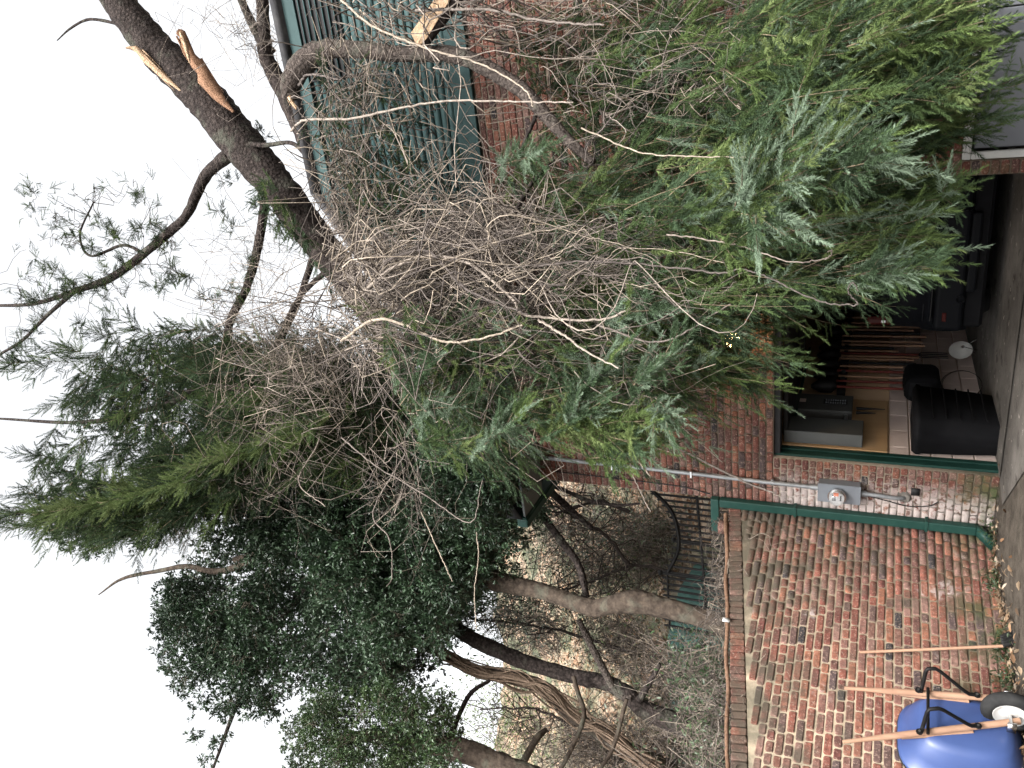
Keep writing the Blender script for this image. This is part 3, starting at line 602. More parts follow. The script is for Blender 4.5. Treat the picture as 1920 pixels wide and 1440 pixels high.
for s_ in (-1, 1):
    tl = bevbox('tail_light', CF, s_*.82-.05, s_*.82+.05, -.30, -.12, 1.04, 1.30, M_REDL, SUV, .03, 2)
    bevbox('clear_lens', CF, s_*.82-.02, s_*.82+.02, -.118, -.108, 1.10, 1.15, M_CHROME, tl, .01, 1)
    bevbox('reflector', CF, s_*.70-.05, s_*.70+.05, .055, .064, .52, .56, M_REDL, SUV, .006, 1)
    one('exhaust_tip', M_CHROME, SUV, lambda b: [tube(b, [CF.p(s_*.49, -.1, .40), CF.p(s_*.49, .085, .40)], [.042, .045], 18, cap=False), tube(b, [CF.p(s_*.49, .085, .40), CF.p(s_*.49, -.1, .40)], [.036, .034], 18, cap=False)])
    for n_ in (-.95, -3.7):
        wv = one('wheel', M_RUB, SUV, lambda b: lathe(b, CF.p(s_*.82, n_, .36), E_*s_, [(-.12, .2), (-.12, .33), (-.08, .36), (.08, .36), (.11, .33), (.11, .22)], 28), True)
        one('rim', M_BOX, wv, lambda b: lathe(b, CF.p(s_*.82, n_, .36), E_*s_, [(.05, .0), (.06, .08), (.09, .2), (.11, .22)], 20))
BN = thing('black_bin', 'large black plastic bin standing just inside the left jamb of the garage', 'bin')
b = Big(); bn = []
for (z_, e) in ((.01, .05), (.35, .02), (.70, .0), (.73, -.015), (.76, -.015), (.79, .03)):
    for (a_, n_) in ((.24+e, .06+e*.3), (1.10-e, .06+e*.3), (1.10-e, .46-e), (.24+e, .46-e)): bn.append(IN.p(a_, n_, z_ + rng.uniform(-.006, .006)))
bn = np.array(bn); i = np.arange(5)[:, None]*4; j = np.arange(4)[None]; k = (j+1) % 4; b.add(bn, np.stack([i+j, i+k, i+4+k, i+4+j], -1).reshape(-1, 4)); b.add(bn[-4:], [[0, 1, 2, 3]]); b.build('body', M_BLACKP, BN)
for q in range(5): bevbox('rib', IN, .28, 1.06, .45, .47, .12+q*.12, .135+q*.12, M_BLACKP, BN, .004, 1)
t = bevbox('black_bag', IN, 1.45, 2.0, .06, .40, .5, .86, M_BLACKP, None, .10, 3, .02); tag(t, 'slumped black bag hung on the wall behind the black bin', 'bag')
EP = thing('breaker_panel', 'open grey breaker panel with rows of switches on the garage plywood', 'electrical panel')
bevbox('cabinet', IN, .93, 1.38, .052, .17, 1.40, 2.06, M_BOXD, EP, .006, 1)
bevbox('breaker_field', IN, 1.10, 1.24, .171, .176, 1.46, 1.72, M_DARK, EP, .002, 1)
for q in range(9):
    for a_ in (1.115, 1.19): bevbox('breaker', IN, a_, a_+.035, .1765, .186, 1.475+q*.026, 1.49+q*.026, M_BOX, EP, .002, 1)
bevbox('label_plate', IN, 1.13, 1.22, .171, .174, 1.92, 1.99, M_BLOCK, EP, .001, 1)
t = bevbox('electrical_cabinet', IN, .28, .66, .052, .20, 1.27, 2.08, M_BOXD, None, .006, 1); tag(t, 'plain closed grey electrical cabinet nearest the green garage jamb', 'cabinet')
t = one('conduit', M_PIPE, None, lambda b: tube(b, [IN.p(.66, .12, 1.46), IN.p(.93, .12, 1.46)], .022, 10)); tag(t, 'short grey pipe joining the two electrical cabinets inside the garage', 'pipe')
t = one('shears', M_DARK, None, lambda b: [tube(b, [IN.p(1.20, .09, 1.36), IN.p(1.22, .09, 1.05)], [.02, .004], 5), tube(b, [IN.p(1.08, .09, 1.36), IN.p(1.10, .09, 1.15)], [.02, .006], 5)]); tag(t, 'pair of dark hand tools hanging below the breaker panel', 'tool')
RCK = thing('tool_rack', 'long black rail along the garage wall holding garden tools', 'rack')
bevbox('rail', IN, 1.62, 4.9, .04, .12, 1.50, 1.60, M_DARK, RCK, .008, 1)
for q in range(14): bevbox('hook', IN, 1.70+q*.23, 1.73+q*.23, .12, .17, 1.52, 1.57, M_DARK, RCK, .004, 1)
t = one('roof_rafters', M_DARK, None, lambda b: [box(b, GA, 1.2+q*.02, 3.3+q*.02, -1.0-q*.12, -.94-q*.12, 1.99-.02*q, 2.03-.02*q) for q in range(1, 3)]); tag(t, 'dark timber lengths stored under the raised garage door', 'timber')
heads = ['shovel', 'rake', 'garden_fork', 'broom', 'spade', 'hoe']
tl_ = [(2.36, 'spade', M_HAND, .85, 'short pale handled spade just before the pale gap'), (2.48, 'hoe', M_DARK, .70, 'slim black shafted hoe beside the short pale spade'), (2.72, 'shovel', M_HAND, .66, 'tan shovel squeezed between the ash rake and garden fork'), (2.92, 'hoe', M_HAND, .9, 'short tan hoe hanging just past the garden fork'), (3.15, 'broom', M_HAND, .58, 'tan broom between the short black tool and fan rake'), (3.62, 'spade', M_DARK, .62, 'black shafted spade just past the slim tan hoe'), (3.9, 'hoe', M_HAND, .5, 'pale slender hoe beside the dark bladed shovel'), (1.68, 'spade', M_RED, .62, 'red handled spade hanging nearest the breaker panel'), (1.86, 'broom', M_RED, .78, 'red shafted broom second along the tool rail'), (2.02, 'shovel', M_HAND, .60, 'ash handled shovel between the two red tools'), (2.2, 'hoe', M_RED, .62, 'red handled hoe left of the pale gap in the tools'),
       (2.62, 'rake', M_HAND, .72, 'ash handled rake hanging right of the pale gap'), (2.82, 'garden_fork', M_RED, .66, 'garden fork with long thin tines on a red shaft'), (3.02, 'shovel', M_DARK, .95, 'short black tool beside the garden fork'), (3.28, 'rake', M_HAND, .60, 'fan rake with a slim tan handle mid rail'), (3.5, 'hoe', M_HAND, .55, 'slim tan hoe right of the fan rake'),
       (3.75, 'shovel', M_HAND, .7, 'tan handled shovel with dark blade far along the rail'), (4.05, 'broom', M_HAND, .5, 'pale long stick broom near the car'), (4.3, 'spade', M_HAND, .52, 'tan spade shaft beside the pale broom'), (4.6, 'rake', M_DARK, .6, 'dark rake at the far end of the rail')]
for (a_, kind, mt, zl, lab) in tl_:
    T = thing(kind, lab, 'garden tool', 'garden tools on the rail')
    one('handle', mt, T, lambda b: tube(b, [IN.p(a_+.03, .15, zl), IN.p(a_, .15, 1.62)], .016, 7))
    if kind in ('shovel', 'spade'): one('blade', M_DARK, T, lambda b: tube(b, [IN.p(a_, .15, 1.60), IN.p(a_, .16, 1.66), IN.p(a_, .15, 1.80), IN.p(a_, .14, 1.90)], [.02, .09, .085, .02], 4))
    elif kind == 'garden_fork': one('tines', M_DARK, T, lambda b: [tube(b, [IN.p(a_+.03, .15, zl+.02), IN.p(a_+.03+d_, .15, zl-.04), IN.p(a_+.03+d_, .15, zl-.34)], .006, 5) for d_ in (-.09, -.03, .03, .09)])
    elif kind == 'rake': one('head', M_DARK, T, lambda b: [tube(b, [IN.p(a_, .15, 1.62), IN.p(a_+d_, .15, 1.82)], .005, 4) for d_ in np.linspace(-.15, .15, 9)])
    elif kind == 'broom': one('head', M_DARK, T, lambda b: box(b, IN, a_-.12, a_+.12, .12, .19, 1.62, 1.74))
    else: one('head', M_DARK, T, lambda b: box(b, IN, a_-.08, a_+.08, .14, .16, 1.63, 1.70))
b = thing('work_lamp', 'round white reflector lamp lying on the garage floor beyond the black bin', 'lamp'); c_ = IN.p(2.75, .32, .17)
one('reflector', M_WHITE, b, lambda q: lathe(q, c_, np.array([-.5, -.8, .3]), [(0, .02), (.02, .08), (.09, .13), (.10, .135)], 20), True); one('stand', M_CHROME, b, lambda q: [tube(q, [c_, c_+np.array([dx, dy, -.16])], .006, 5) for dx, dy in ((.1, 0), (-.08, .1), (-.05, -.12))])
t = one('metal_tray', M_CHROME, None, lambda q: lathe(q, IN.p(1.75, .22, .24), np.array([-.35, -.8, .5]), [(0, .20), (.02, .22), (.03, .215)], 20)); tag(t, 'shiny shallow pan leaning behind the black bin', 'pan')
# ================================================================== TREES: trunks and limbs
VC = np.array([[.28, .235, .20], [.20, .17, .15], [.36, .305, .26], [.13, .11, .10], [.39, .325, .26]])
def vine(big, p, q, r_, curl=.12, arcv=None, n=18, sides=4, col=None):
    p = np.asarray(p); q = np.asarray(q); L_ = np.linalg.norm(q-p); t = np.linspace(0, 1, n)[:, None]
    arcv = rng.normal(0, .15, 3)*L_ if arcv is None else np.asarray(arcv); P = p+(q-p)*t+arcv*np.sin(pi*t)
    w1, w2 = rng.uniform(1.5, 5, 2); f1, f2 = rng.random(2)*6.28; s1, s2 = rng.normal(0, 1, (2, 3))
    P = P+curl*L_*.25*(s1*np.sin(w1*pi*t+f1)-s1*math.sin(f1))+curl*.10*L_*(s2*np.sin(w2*2.3*pi*t+f2)-s2*math.sin(f2))
    P[1:-1] += rng.normal(0, .004, P[1:-1].shape)
    c = VC[rng.integers(0, 5)]*rng.uniform(.35, 1.25) if col is None else np.array(col)
    tube(big, P, np.linspace(r_, r_*.5, n), sides, c, cap=False); return P
def px_path(pts, Y0, Y1, n=None, noise_=0.):
    P = [at(x_, y_, Y0+(Y1-Y0)*k_/(len(pts)-1)) for k_, (x_, y_) in enumerate(pts)]
    Q = smoothpath(P, n or len(pts)*6)
    if noise_: Q[1:-1] += rng.normal(0, noise_, Q[1:-1].shape)
    return Q
def limb(name, pts, wpx, Y0, Y1, mt, parent, sides=12, rough=.09, n=None):
    Q = px_path(pts, Y0, Y1, n); w_ = np.interp(np.linspace(0, 1, len(Q)), np.linspace(0, 1, len(wpx)), wpx)
    R = w_/2/FPX*((Q-CAM) @ F_); b = Big(); tube(b, Q, R, sides, rough=rough); return b.build(name, mt, parent, True)
CE = thing('fallen_cedar', 'large cedar fallen against the garage with a snapped dark trunk and drooping needle boughs', 'tree')
limb('trunk', [(165, -80), (235, 20), (300, 100), (380, 178), (452, 268), (520, 350), (580, 430), (645, 515), (705, 600), (770, 700)], [54, 60, 68, 74, 74, 68, 64, 60, 46, 26], 8.2, 9.4, M_BARK, CE, 20, .08, 90)
limb('limb', [(430, 290), (385, 330), (352, 400), (312, 440), (270, 475), (210, 520), (140, 546), (60, 570), (-30, 573)], [26, 22, 17, 18, 16, 15, 11, 7, 5], 8.9, 9.6, M_BARK, CE, 10)
limb('limb', [(498, 375), (482, 470), (462, 540), (432, 600), (422, 655), (385, 708), (340, 745), (270, 770), (150, 792), (0, 785)], [17, 17, 15, 15, 14, 13, 12, 9, 7, 4], 9.2, 10.2, M_BARK, CE, 10)
limb('limb', [(465, 270), (500, 272), (545, 268), (572, 290), (600, 330)], [10, 9, 8, 8, 6], 8.6, 8.4, M_BARK, CE, 8)
limb('limb', [(140, 546), (90, 590), (40, 640), (0, 665), (-20, 690)], [9, 7, 6, 5, 4], 9.4, 9.8, M_BARK, CE, 7)
limb('limb', [(600, 440), (575, 520), (545, 600), (510, 660), (450, 690)], [16, 13, 10, 8, 5], 9.2, 9.8, M_BARK, CE, 8)
limb('limb', [(620, 500), (560, 560), (520, 640), (500, 720)], [12, 9, 7, 5], 9.2, 9.6, M_BARK, CE, 8)
limb('limb', [(270, 475), (230, 460), (170, 480), (150, 440), (175, 380)], [7, 6, 5, 4, 3], 9.3, 9.3, M_BARK, CE, 6)
limb('limb', [(240, 50), (190, 38), (160, 38), (130, 55), (107, 76)], [6, 6, 5, 4, 2], 8.3, 8.3, M_BARK, CE, 6)
limb('limb', [(330, 745), (250, 700), (200, 690)], [6, 5, 3], 9.9, 9.9, M_BARK, CE, 6)
limb('limb', [(510, 100), (480, 60), (440, -30)], [18, 17, 14], 8.6, 8.3, M_BARK, CE, 8)
limb('trunk', [(690, 480), (645, 400), (600, 312), (562, 235), (532, 170), (500, 110), (495, 60), (490, -30)], [34, 36, 38, 36, 34, 28, 24, 22], 8.6, 8.3, M_BARK, CE, 14)
def shard(name, pts, wpx, Y0, Y1, mt, parent=CE):
    Q = px_path(pts, Y0, Y1, 14); w_ = np.interp(np.linspace(0, 1, len(Q)), np.linspace(0, 1, len(wpx)), wpx); R = w_*.8/2/FPX*((Q-CAM) @ F_)
    b = Big(); tube(b, Q, R, 5, rough=.28)
    for q in range(6):
        i0 = rng.integers(0, 9); s_ = Q[i0] + rng.normal(0, 1, 3)*R[i0]*.6; tube(b, [s_, s_ + (Q[i0+4]-Q[i0]) + rng.normal(0, .012, 3)], [R[i0]*.25, .002], 4)
    return b.build(name, mt, parent)
shard('torn_splinter', [(236, 90), (255, 92), (275, 112), (310, 145), (348, 178)], [4, 14, 18, 16, 3], 8.05, 8.35, M_WOOD)
shard('torn_splinter', [(333, 58), (345, 68), (356, 100), (378, 130), (400, 170), (438, 210)], [14, 24, 26, 34, 36, 6], 8.1, 8.4, M_WOODR)
shard('torn_splinter', [(338, 60), (348, 85), (356, 118)], [6, 10, 5], 8.0, 8.1, M_WOOD)
SN = thing('snapped_limb', 'thick grey snapped limb bent over in front of the blue-green gable', 'branch')
limb('trunk', [(543, 185), (548, 150), (575, 112), (610, 93), (660, 92), (740, 100), (820, 100), (870, 108), (925, 135), (980, 170), (1022, 215), (1065, 262), (1112, 305)], [28, 42, 46, 36, 31, 29, 29, 30, 30, 29, 25, 21, 15], 7.0, 6.2, M_BARK3, SN, 18, .10, 80)
shard('torn_end', [(541, 165), (545, 185), (556, 205)], [14, 12, 4], 6.95, 6.95, M_WOOD, SN)
limb('side_branch', [(1030, 160), (1028, 140), (1027, 118)], [7, 7, 5], 6.4, 6.3, M_BARK2, SN, 6)
limb('side_branch', [(1012, 200), (975, 290), (962, 360)], [9, 7, 5], 6.5, 6.7, M_BARK, SN, 6)
limb('side_branch', [(965, 400), (1000, 340), (1040, 300)], [9, 8, 5], 6.4, 6.7, M_BARK, SN, 6)
SW = thing('split_trunk_piece', 'pale freshly split slab of wood hanging at the top before the gable', 'wood')
q = [at(850, -12, 6.4), at(822, -12, 6.4), at(770, 62, 6.4), at(783, 88, 6.35), at(800, 72, 6.4)]; q2 = [p+np.array([.05, .09, .01]) for p in q]
b = Big(); b.add(q+q2, [[0, 1, 2, 3, 4]]); b.add(q+q2, [[5, 9, 8, 7, 6]]); b.add(q+q2, [[i, 5+i, 5+(i+1) % 5, (i+1) % 5] for i in range(5)]); b.build('slab', M_WOOD, SW)
b = Big(); tube(b, [q[0]+np.array([.03, .1, 0]), q[3]+np.array([.05, .09, 0])], [.07, .04], 7, rough=.15); b.build('bark_back', M_BARK, SW)
# other trunks
EV = thing('evergreen_tree', 'dense dark glossy-leaved evergreen with a smooth brown trunk behind the garden wall', 'tree')
limb('trunk', [(1385, 1180), (1359, 1172), (1295, 1152), (1240, 1138), (1193, 1128), (1150, 1133), (1117, 1140), (1087, 1133), (1050, 1120), (1011, 1107), (945, 1093), (900, 1078), (840, 1045), (760, 1010), (660, 1000), (540, 1020), (440, 1050)], [40, 38, 35, 39, 45, 35, 33, 31, 30, 30, 36, 42, 40, 34, 28, 20, 12], 9.6, 10.8, M_BARK2, EV, 18, .05, 100)
limb('limb', [(1100, 1121), (1085, 1060), (1048, 1008), (995, 936), (960, 900)], [13, 14, 15, 13, 10], 10.4, 10.8, M_BARK, EV, 9)
limb('limb', [(1110, 992), (1070, 955), (1048, 936), (1013, 902)], [8, 12, 14, 14], 11, 11, M_BARK, EV, 8)
limb('limb', [(1200, 944), (1160, 947), (1106, 939), (1060, 920), (1020, 905)], [4, 6, 7, 8, 9], 11, 11, M_BARK, EV, 7)
limb('limb', [(840, 1045), (790, 960), (700, 920), (600, 940)], [22, 18, 12, 8], 10.3, 10.6, M_BARK2, EV, 9)
limb('limb', [(1084, 1161), (1117, 1227), (1156, 1297), (1185, 1310)], [12, 15, 15, 12], 11.6, 11.4, M_BARK3, EV, 8)
limb('limb', [(660, 1000), (560, 1120), (480, 1230), (440, 1330), (400, 1440)], [18, 14, 11, 9, 5], 10.7, 11, M_BARK, EV, 8)
limb('limb', [(540, 1020), (420, 1070), (350, 1062), (300, 1070), (230, 1085), (185, 1115)], [13, 12, 10, 8, 6, 2], 10.7, 10.8, M_BARK2, EV, 8)
DT = thing('dark_forked_tree', 'dark barked tree with a low fork behind the garden wall', 'tree')
limb('trunk', [(1400, 1392), (1300, 1366), (1214, 1333), (1178, 1303), (1141, 1282), (1072, 1267), (996, 1245), (936, 1221), (890, 1200), (840, 1170), (780, 1150)], [42, 38, 34, 30, 28, 27, 28, 28, 28, 24, 18], 11.4, 11.8, M_BARK, DT, 14, .1, 60)
limb('limb', [(1199, 1312), (1215, 1285), (1238, 1245)], [14, 12, 7], 11.4, 11.3, M_BARK, DT, 9)
limb('limb', [(1075, 1268), (1084, 1300), (1095, 1340), (1078, 1390), (1050, 1445)], [8, 9, 9, 9, 8], 11.3, 11.0, M_BARK2, DT, 8)
limb('limb', [(1175, 1310), (1150, 1400), (1120, 1450)], [8, 8, 6], 11.2, 11, M_BARK2, DT, 8)
VT = thing('vine_wrapped_tree', 'leaning trunk bundled in tan vine stems left of the dark forked tree', 'tree')
limb('trunk', [(1300, 1470), (1190, 1410), (1130, 1375), (1078, 1345), (1023, 1294), (969, 1272), (890, 1257), (820, 1220), (760, 1200)], [34, 30, 26, 24, 26, 26, 24, 20, 16], 11.6, 11.9, M_BARK2, VT, 12)
base = [(1230, 1440), (1135, 1380), (1078, 1343), (1023, 1296), (969, 1272), (890, 1255), (830, 1225)]
for q in range(26):
    jx = rng.normal(0, 7, len(base)); jy = rng.normal(0, 9, len(base)); pts = [(x_+jx[i_], y_+jy[i_]) for i_, (x_, y_) in enumerate(base)]
    Q = px_path(pts, 11.45+rng.uniform(-.1, .1), 11.75+rng.uniform(-.1, .1), 24, .004); b = Big(); tube(b, Q, rng.uniform(.010, .024), 5, np.array([.26, .19, .14])*rng.uniform(.5, 1.2)); b.build('vine_stem', M_VINE, VT, True)
CT = thing('corner_tree', 'thick brown trunk and leafy light green crown at the far left of the garden', 'tree')
limb('trunk', [(1010, 1465), (945, 1438), (875, 1410), (830, 1400), (760, 1385), (690, 1380), (620, 1390)], [48, 44, 44, 40, 32, 24, 14], 9.8, 10.4, M_BARK2, CT, 14)
limb('limb', [(839, 1396), (878, 1306), (918, 1276)], [10, 9, 7], 10.2, 10.8, M_BARK, CT, 7)
limb('limb', [(975, 1440), (1005, 1387), (1024, 1368)], [14, 14, 10], 10.6, 11, M_BARK2, CT, 8)
# ================================================================== foliage generators
def inpoly(poly, n):
    P = np.array(poly, float); lo, hi = P.min(0), P.max(0); out = []
    while len(out) < n:
        q = lo + (hi-lo)*rng.random((n*2+20, 2)); c = np.zeros(len(q), bool)
        for i_ in range(len(P)):
            a, b_ = P[i_], P[i_-1]
            cond = ((a[1] > q[:, 1]) != (b_[1] > q[:, 1])); xx = (b_[0]-a[0])*(q[:, 1]-a[1])/((b_[1]-a[1])+1e-12)+a[0]; c ^= cond & (q[:, 0] < xx)
        out.extend(q[c].tolist())
    return np.array(out[:n])
def unit(v): return v/(np.linalg.norm(v, axis=-1, keepdims=True)+1e-9)
def spray_tpl(n, L=.19, ln0=.030, ln1=.046):       # a shoot along +X set round with needles
    t = np.linspace(0.02, 1, n)+rng.normal(0, .01, n); a = rng.random(n)*2*pi; th = np.radians(rng.uniform(42, 66, n))*(1-.55*np.clip(t, 0, 1)**2)
    rad = np.stack([np.zeros(n), np.cos(a), np.sin(a)*.75], 1)
    base = np.stack([t*L, np.zeros(n), -.10*t*t*L], 1)
    ln = rng.uniform(ln0, ln1, n)*(1-.35*np.clip(t, 0, 1)); d = np.stack([np.cos(th), np.zeros(n), np.zeros(n)], 1) + rad*np.sin(th)[:, None]
    side = unit(np.cross(d, rng.normal(0, 1, (n, 3))))*.0019
    return np.stack([base-side, base+side, base+d*ln[:, None]], 1)      # n,3,3
TPL = [spray_tpl(96) for _ in range(10)]; TPLF = [spray_tpl(34) for _ in range(6)]
def orient(d, roll):
    X = unit(d); up = np.tile([0, 0, 1.], (len(d), 1)); Y = np.cross(up, X); bad = np.linalg.norm(Y, axis=1) < .05; Y[bad] = [1, 0, 0]; Y = unit(Y); Z = np.cross(X, Y)
    c, s = np.cos(roll)[:, None], np.sin(roll)[:, None]; return X, Y*c+Z*s, Z*c-Y*s
def add_sprays(big, P, d, scale, col, tpls=None, wid=1.):
    tpls = tpls or TPL; P = np.asarray(P); which = rng.integers(0, len(tpls), len(P)); X, Y, Z = orient(d, rng.random(len(P))*6.28)
    for k_, T in enumerate(tpls):
        m_ = which == k_
        if not m_.any(): continue
        V = P[m_][:, None, None] + scale[m_][:, None, None, None]*(T[None, ..., 0:1]*X[m_][:, None, None] + T[None, ..., 1:2]*Y[m_][:, None, None] + T[None, ..., 2:3]*Z[m_][:, None, None])
        V = V.reshape(-1, 3); nt_ = len(V)//3; c = np.repeat(col[m_], len(T), 0)*rng.uniform(.8, 1.2, (nt_, 1)); big.add(V, np.arange(len(V)).reshape(-1, 3), c)
R_W = IR.copy(); 
GREENS = np.array([[.060, .092, .036], [.082, .118, .040], [.062, .096, .052], [.120, .155, .060], [.030, .048, .024], [.140, .185, .130]])
def bough(nb, wb, P0, d0, L, colidx, dens=1., sag=.25, stem=True, tpls=None, sscale=1.):
    n = max(5, int(L/.045)); t = np.linspace(0, 1, n); d = unit(np.asarray(d0, float)); side = unit(np.cross(d, [0, 0, 1.])+rng.normal(0, .15, 3)); P = np.asarray(P0)+d*(t*L)[:, None]+np.array([0, 0, -1.])*(sag*L*t*t)[:, None]+side*(rng.normal(0, .08)*L*t*t)[:, None]
    T = unit(np.gradient(P, axis=0))
    if stem: tube(wb, P, np.interp(t, [0, 1], [.0045, .0012])*sscale, 4, np.array([.24, .19, .13])*rng.uniform(.4, 1.1), cap=False)
    m_ = int(n*1.25*dens); k_ = rng.integers(0, n, m_); tt = t[k_]; sg = np.where(rng.random(m_) < .5, -1., 1.)
    dirs = T[k_]*rng.uniform(.7, 1.2, (m_, 1)) + side*(sg*rng.uniform(.4, 1.0, m_))[:, None] + rng.normal(0, .13, (m_, 3))
    dirs[-1] = T[-1]; k_[-1] = n-1
    base = P[k_]; sc = (1.4-.8*tt)*rng.uniform(.75, 1.15, m_)*sscale
    hue = GREENS[rng.choice(len(GREENS), p=colidx)]*rng.uniform(.75, 1.2); col = hue[None]*rng.uniform(.85, 1.15, (m_, 1))*(1+.25*tt[:, None])
    add_sprays(nb, base, dirs, sc, col, tpls)
def dvec(dx, dy, dz):                               # direction: photo-x (down in the place), photo-y (left), towards viewer
    return -IU*dx - IR*dy - F_*dz
pal = {'mix': [.25, .2, .2, .1, .15, .1], 'dark': [.3, .05, .2, .0, .45, .0], 'blue': [.1, .05, .3, .05, .1, .4], 'yel': [.15, .35, .05, .35, .1, 0]}  # dark: inner needles coloured deeper to stand in for shade
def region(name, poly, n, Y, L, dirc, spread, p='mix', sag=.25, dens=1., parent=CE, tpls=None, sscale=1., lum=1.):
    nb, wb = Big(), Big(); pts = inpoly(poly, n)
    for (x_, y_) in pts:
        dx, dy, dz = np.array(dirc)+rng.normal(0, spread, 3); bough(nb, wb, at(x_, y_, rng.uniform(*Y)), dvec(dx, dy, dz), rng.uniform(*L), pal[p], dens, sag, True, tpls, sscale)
    nb.c = [c_*lum for c_ in nb.c]; ob = nb.build(name, M_NEED, parent); ob['kind'] = 'stuff'; tw = wb.build('twigs', M_VINE, ob); tw['kind'] = 'stuff'  # lum paints brighter front boughs and darker back ones into the needle colour
# front mass (over the wall, hanging down in front of the opening)
region('needle_bough', [(1080, 0), (1500, 0), (1560, 250), (1620, 420), (1560, 540), (1350, 600), (1180, 640), (1040, 560), (1020, 420), (1080, 300), (1000, 180)], 430, (6.5, 7.7), (.4, .8), (.9, -.15, .2), .35, 'dark')
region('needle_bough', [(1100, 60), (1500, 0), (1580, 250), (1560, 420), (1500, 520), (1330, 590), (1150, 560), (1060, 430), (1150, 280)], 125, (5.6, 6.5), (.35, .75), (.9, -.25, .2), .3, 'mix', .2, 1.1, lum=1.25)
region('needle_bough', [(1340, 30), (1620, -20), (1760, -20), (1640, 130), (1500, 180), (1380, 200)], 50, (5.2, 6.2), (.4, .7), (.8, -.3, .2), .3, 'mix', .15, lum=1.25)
region('needle_bough', [(1480, 60), (1700, 60), (1660, 220), (1600, 290), (1500, 330)], 50, (5.8, 6.8), (.4, .75), (1., -.25, .1), .22, 'mix', .15)
region('needle_bough', [(1380, 330), (1560, 330), (1560, 480), (1500, 540), (1400, 570)], 90, (6.0, 7.0), (.3, .6), (1., -.12, .1), .22, 'dark', .15)
region('needle_bough', [(1560, 0), (1800, 0), (1790, 120), (1660, 220), (1560, 180)], 32, (6.4, 7.2), (.4, .7), (1., -.35, .1), .2, 'dark', .1, .8)
region('needle_bough', [(900, 0), (1100, 0), (1120, 260), (1040, 260), (960, 140), (900, 90)], 38, (6.8, 7.4), (.25, .5), (.5, .3, .2), .5, 'dark', .2)
region('needle_bough', [(575, 110), (700, 120), (760, 200), (770, 330), (720, 440), (640, 420), (590, 250)], 95, (6.6, 7.1), (.22, .42), (.3, .5, .05), .45, 'dark', .15, .7, lum=.8)
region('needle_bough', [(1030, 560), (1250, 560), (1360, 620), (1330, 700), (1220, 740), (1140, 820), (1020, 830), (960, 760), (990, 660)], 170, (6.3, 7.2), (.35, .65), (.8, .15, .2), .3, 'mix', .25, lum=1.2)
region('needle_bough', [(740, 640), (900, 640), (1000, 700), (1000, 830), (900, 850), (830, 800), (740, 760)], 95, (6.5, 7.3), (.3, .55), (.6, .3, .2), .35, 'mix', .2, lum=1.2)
region('needle_bough', [(720, 600), (760, 560), (1020, 640), (1000, 760), (820, 780)], 40, (7.4, 8.1), (.3, .5), (.5, .4, .1), .5, 'dark', .2)
region('needle_bough', [(930, 270), (1000, 290), (960, 370), (1060, 420), (1080, 560), (1000, 540)], 26, (6.2, 6.9), (.2, .4), (.4, .2, .3), .5, 'mix', .2)
region('needle_bough', [(1020, 560), (1220, 560), (1230, 700), (1160, 800), (1020, 800), (980, 680)], 150, (7.3, 8.1), (.35, .6), (.8, .1, .1), .4, 'dark')
region('needle_bough', [(740, 680), (960, 740), (960, 840), (860, 850), (770, 800)], 90, (7.2, 8.0), (.3, .5), (.6, .3, .1), .4, 'dark', .2)
region('needle_bough', [(700, 330), (1050, 320), (1080, 640), (760, 660)], 170, (7.5, 8.2), (.3, .6), (.6, .2, .1), .5, 'dark', .2)
region('needle_bough', [(960, 200), (1300, 20), (1400, 200), (1300, 500), (1060, 500)], 120, (7.0, 7.7), (.4, .7), (.8, .1, .1), .4, 'dark', .2)
region('needle_bough', [(1500, 330), (1620, 330), (1600, 470), (1540, 530), (1450, 560)], 45, (6.1, 6.9), (.25, .42), (1., -.10, .1), .2, 'dark', .1)
region('needle_bough', [(1600, 0), (1800, 0), (1740, 110), (1640, 240), (1600, 300)], 34, (6.3, 7.1), (.35, .5), (1., -.3, .1), .2, 'dark', .1, .9)
region('needle_bough', [(1250, 560), (1420, 560), (1400, 600), (1330, 650), (1240, 680)], 40, (6.2, 6.9), (.3, .5), (.9, .1, .1), .3, 'mix', .1)
region('needle_bough', [(700, 560), (760, 560), (1000, 600), (1040, 660), (900, 680), (740, 680)], 34, (6.1, 6.6), (.25, .45), (.7, .2, .2), .35, 'mix', .2, lum=1.15)
region('needle_bough', [(1000, 330), (1120, 330), (1130, 560), (1040, 600), (1010, 480)], 60, (6.0, 6.6), (.3, .5), (.8, .1, .2), .3, 'mix', .2)
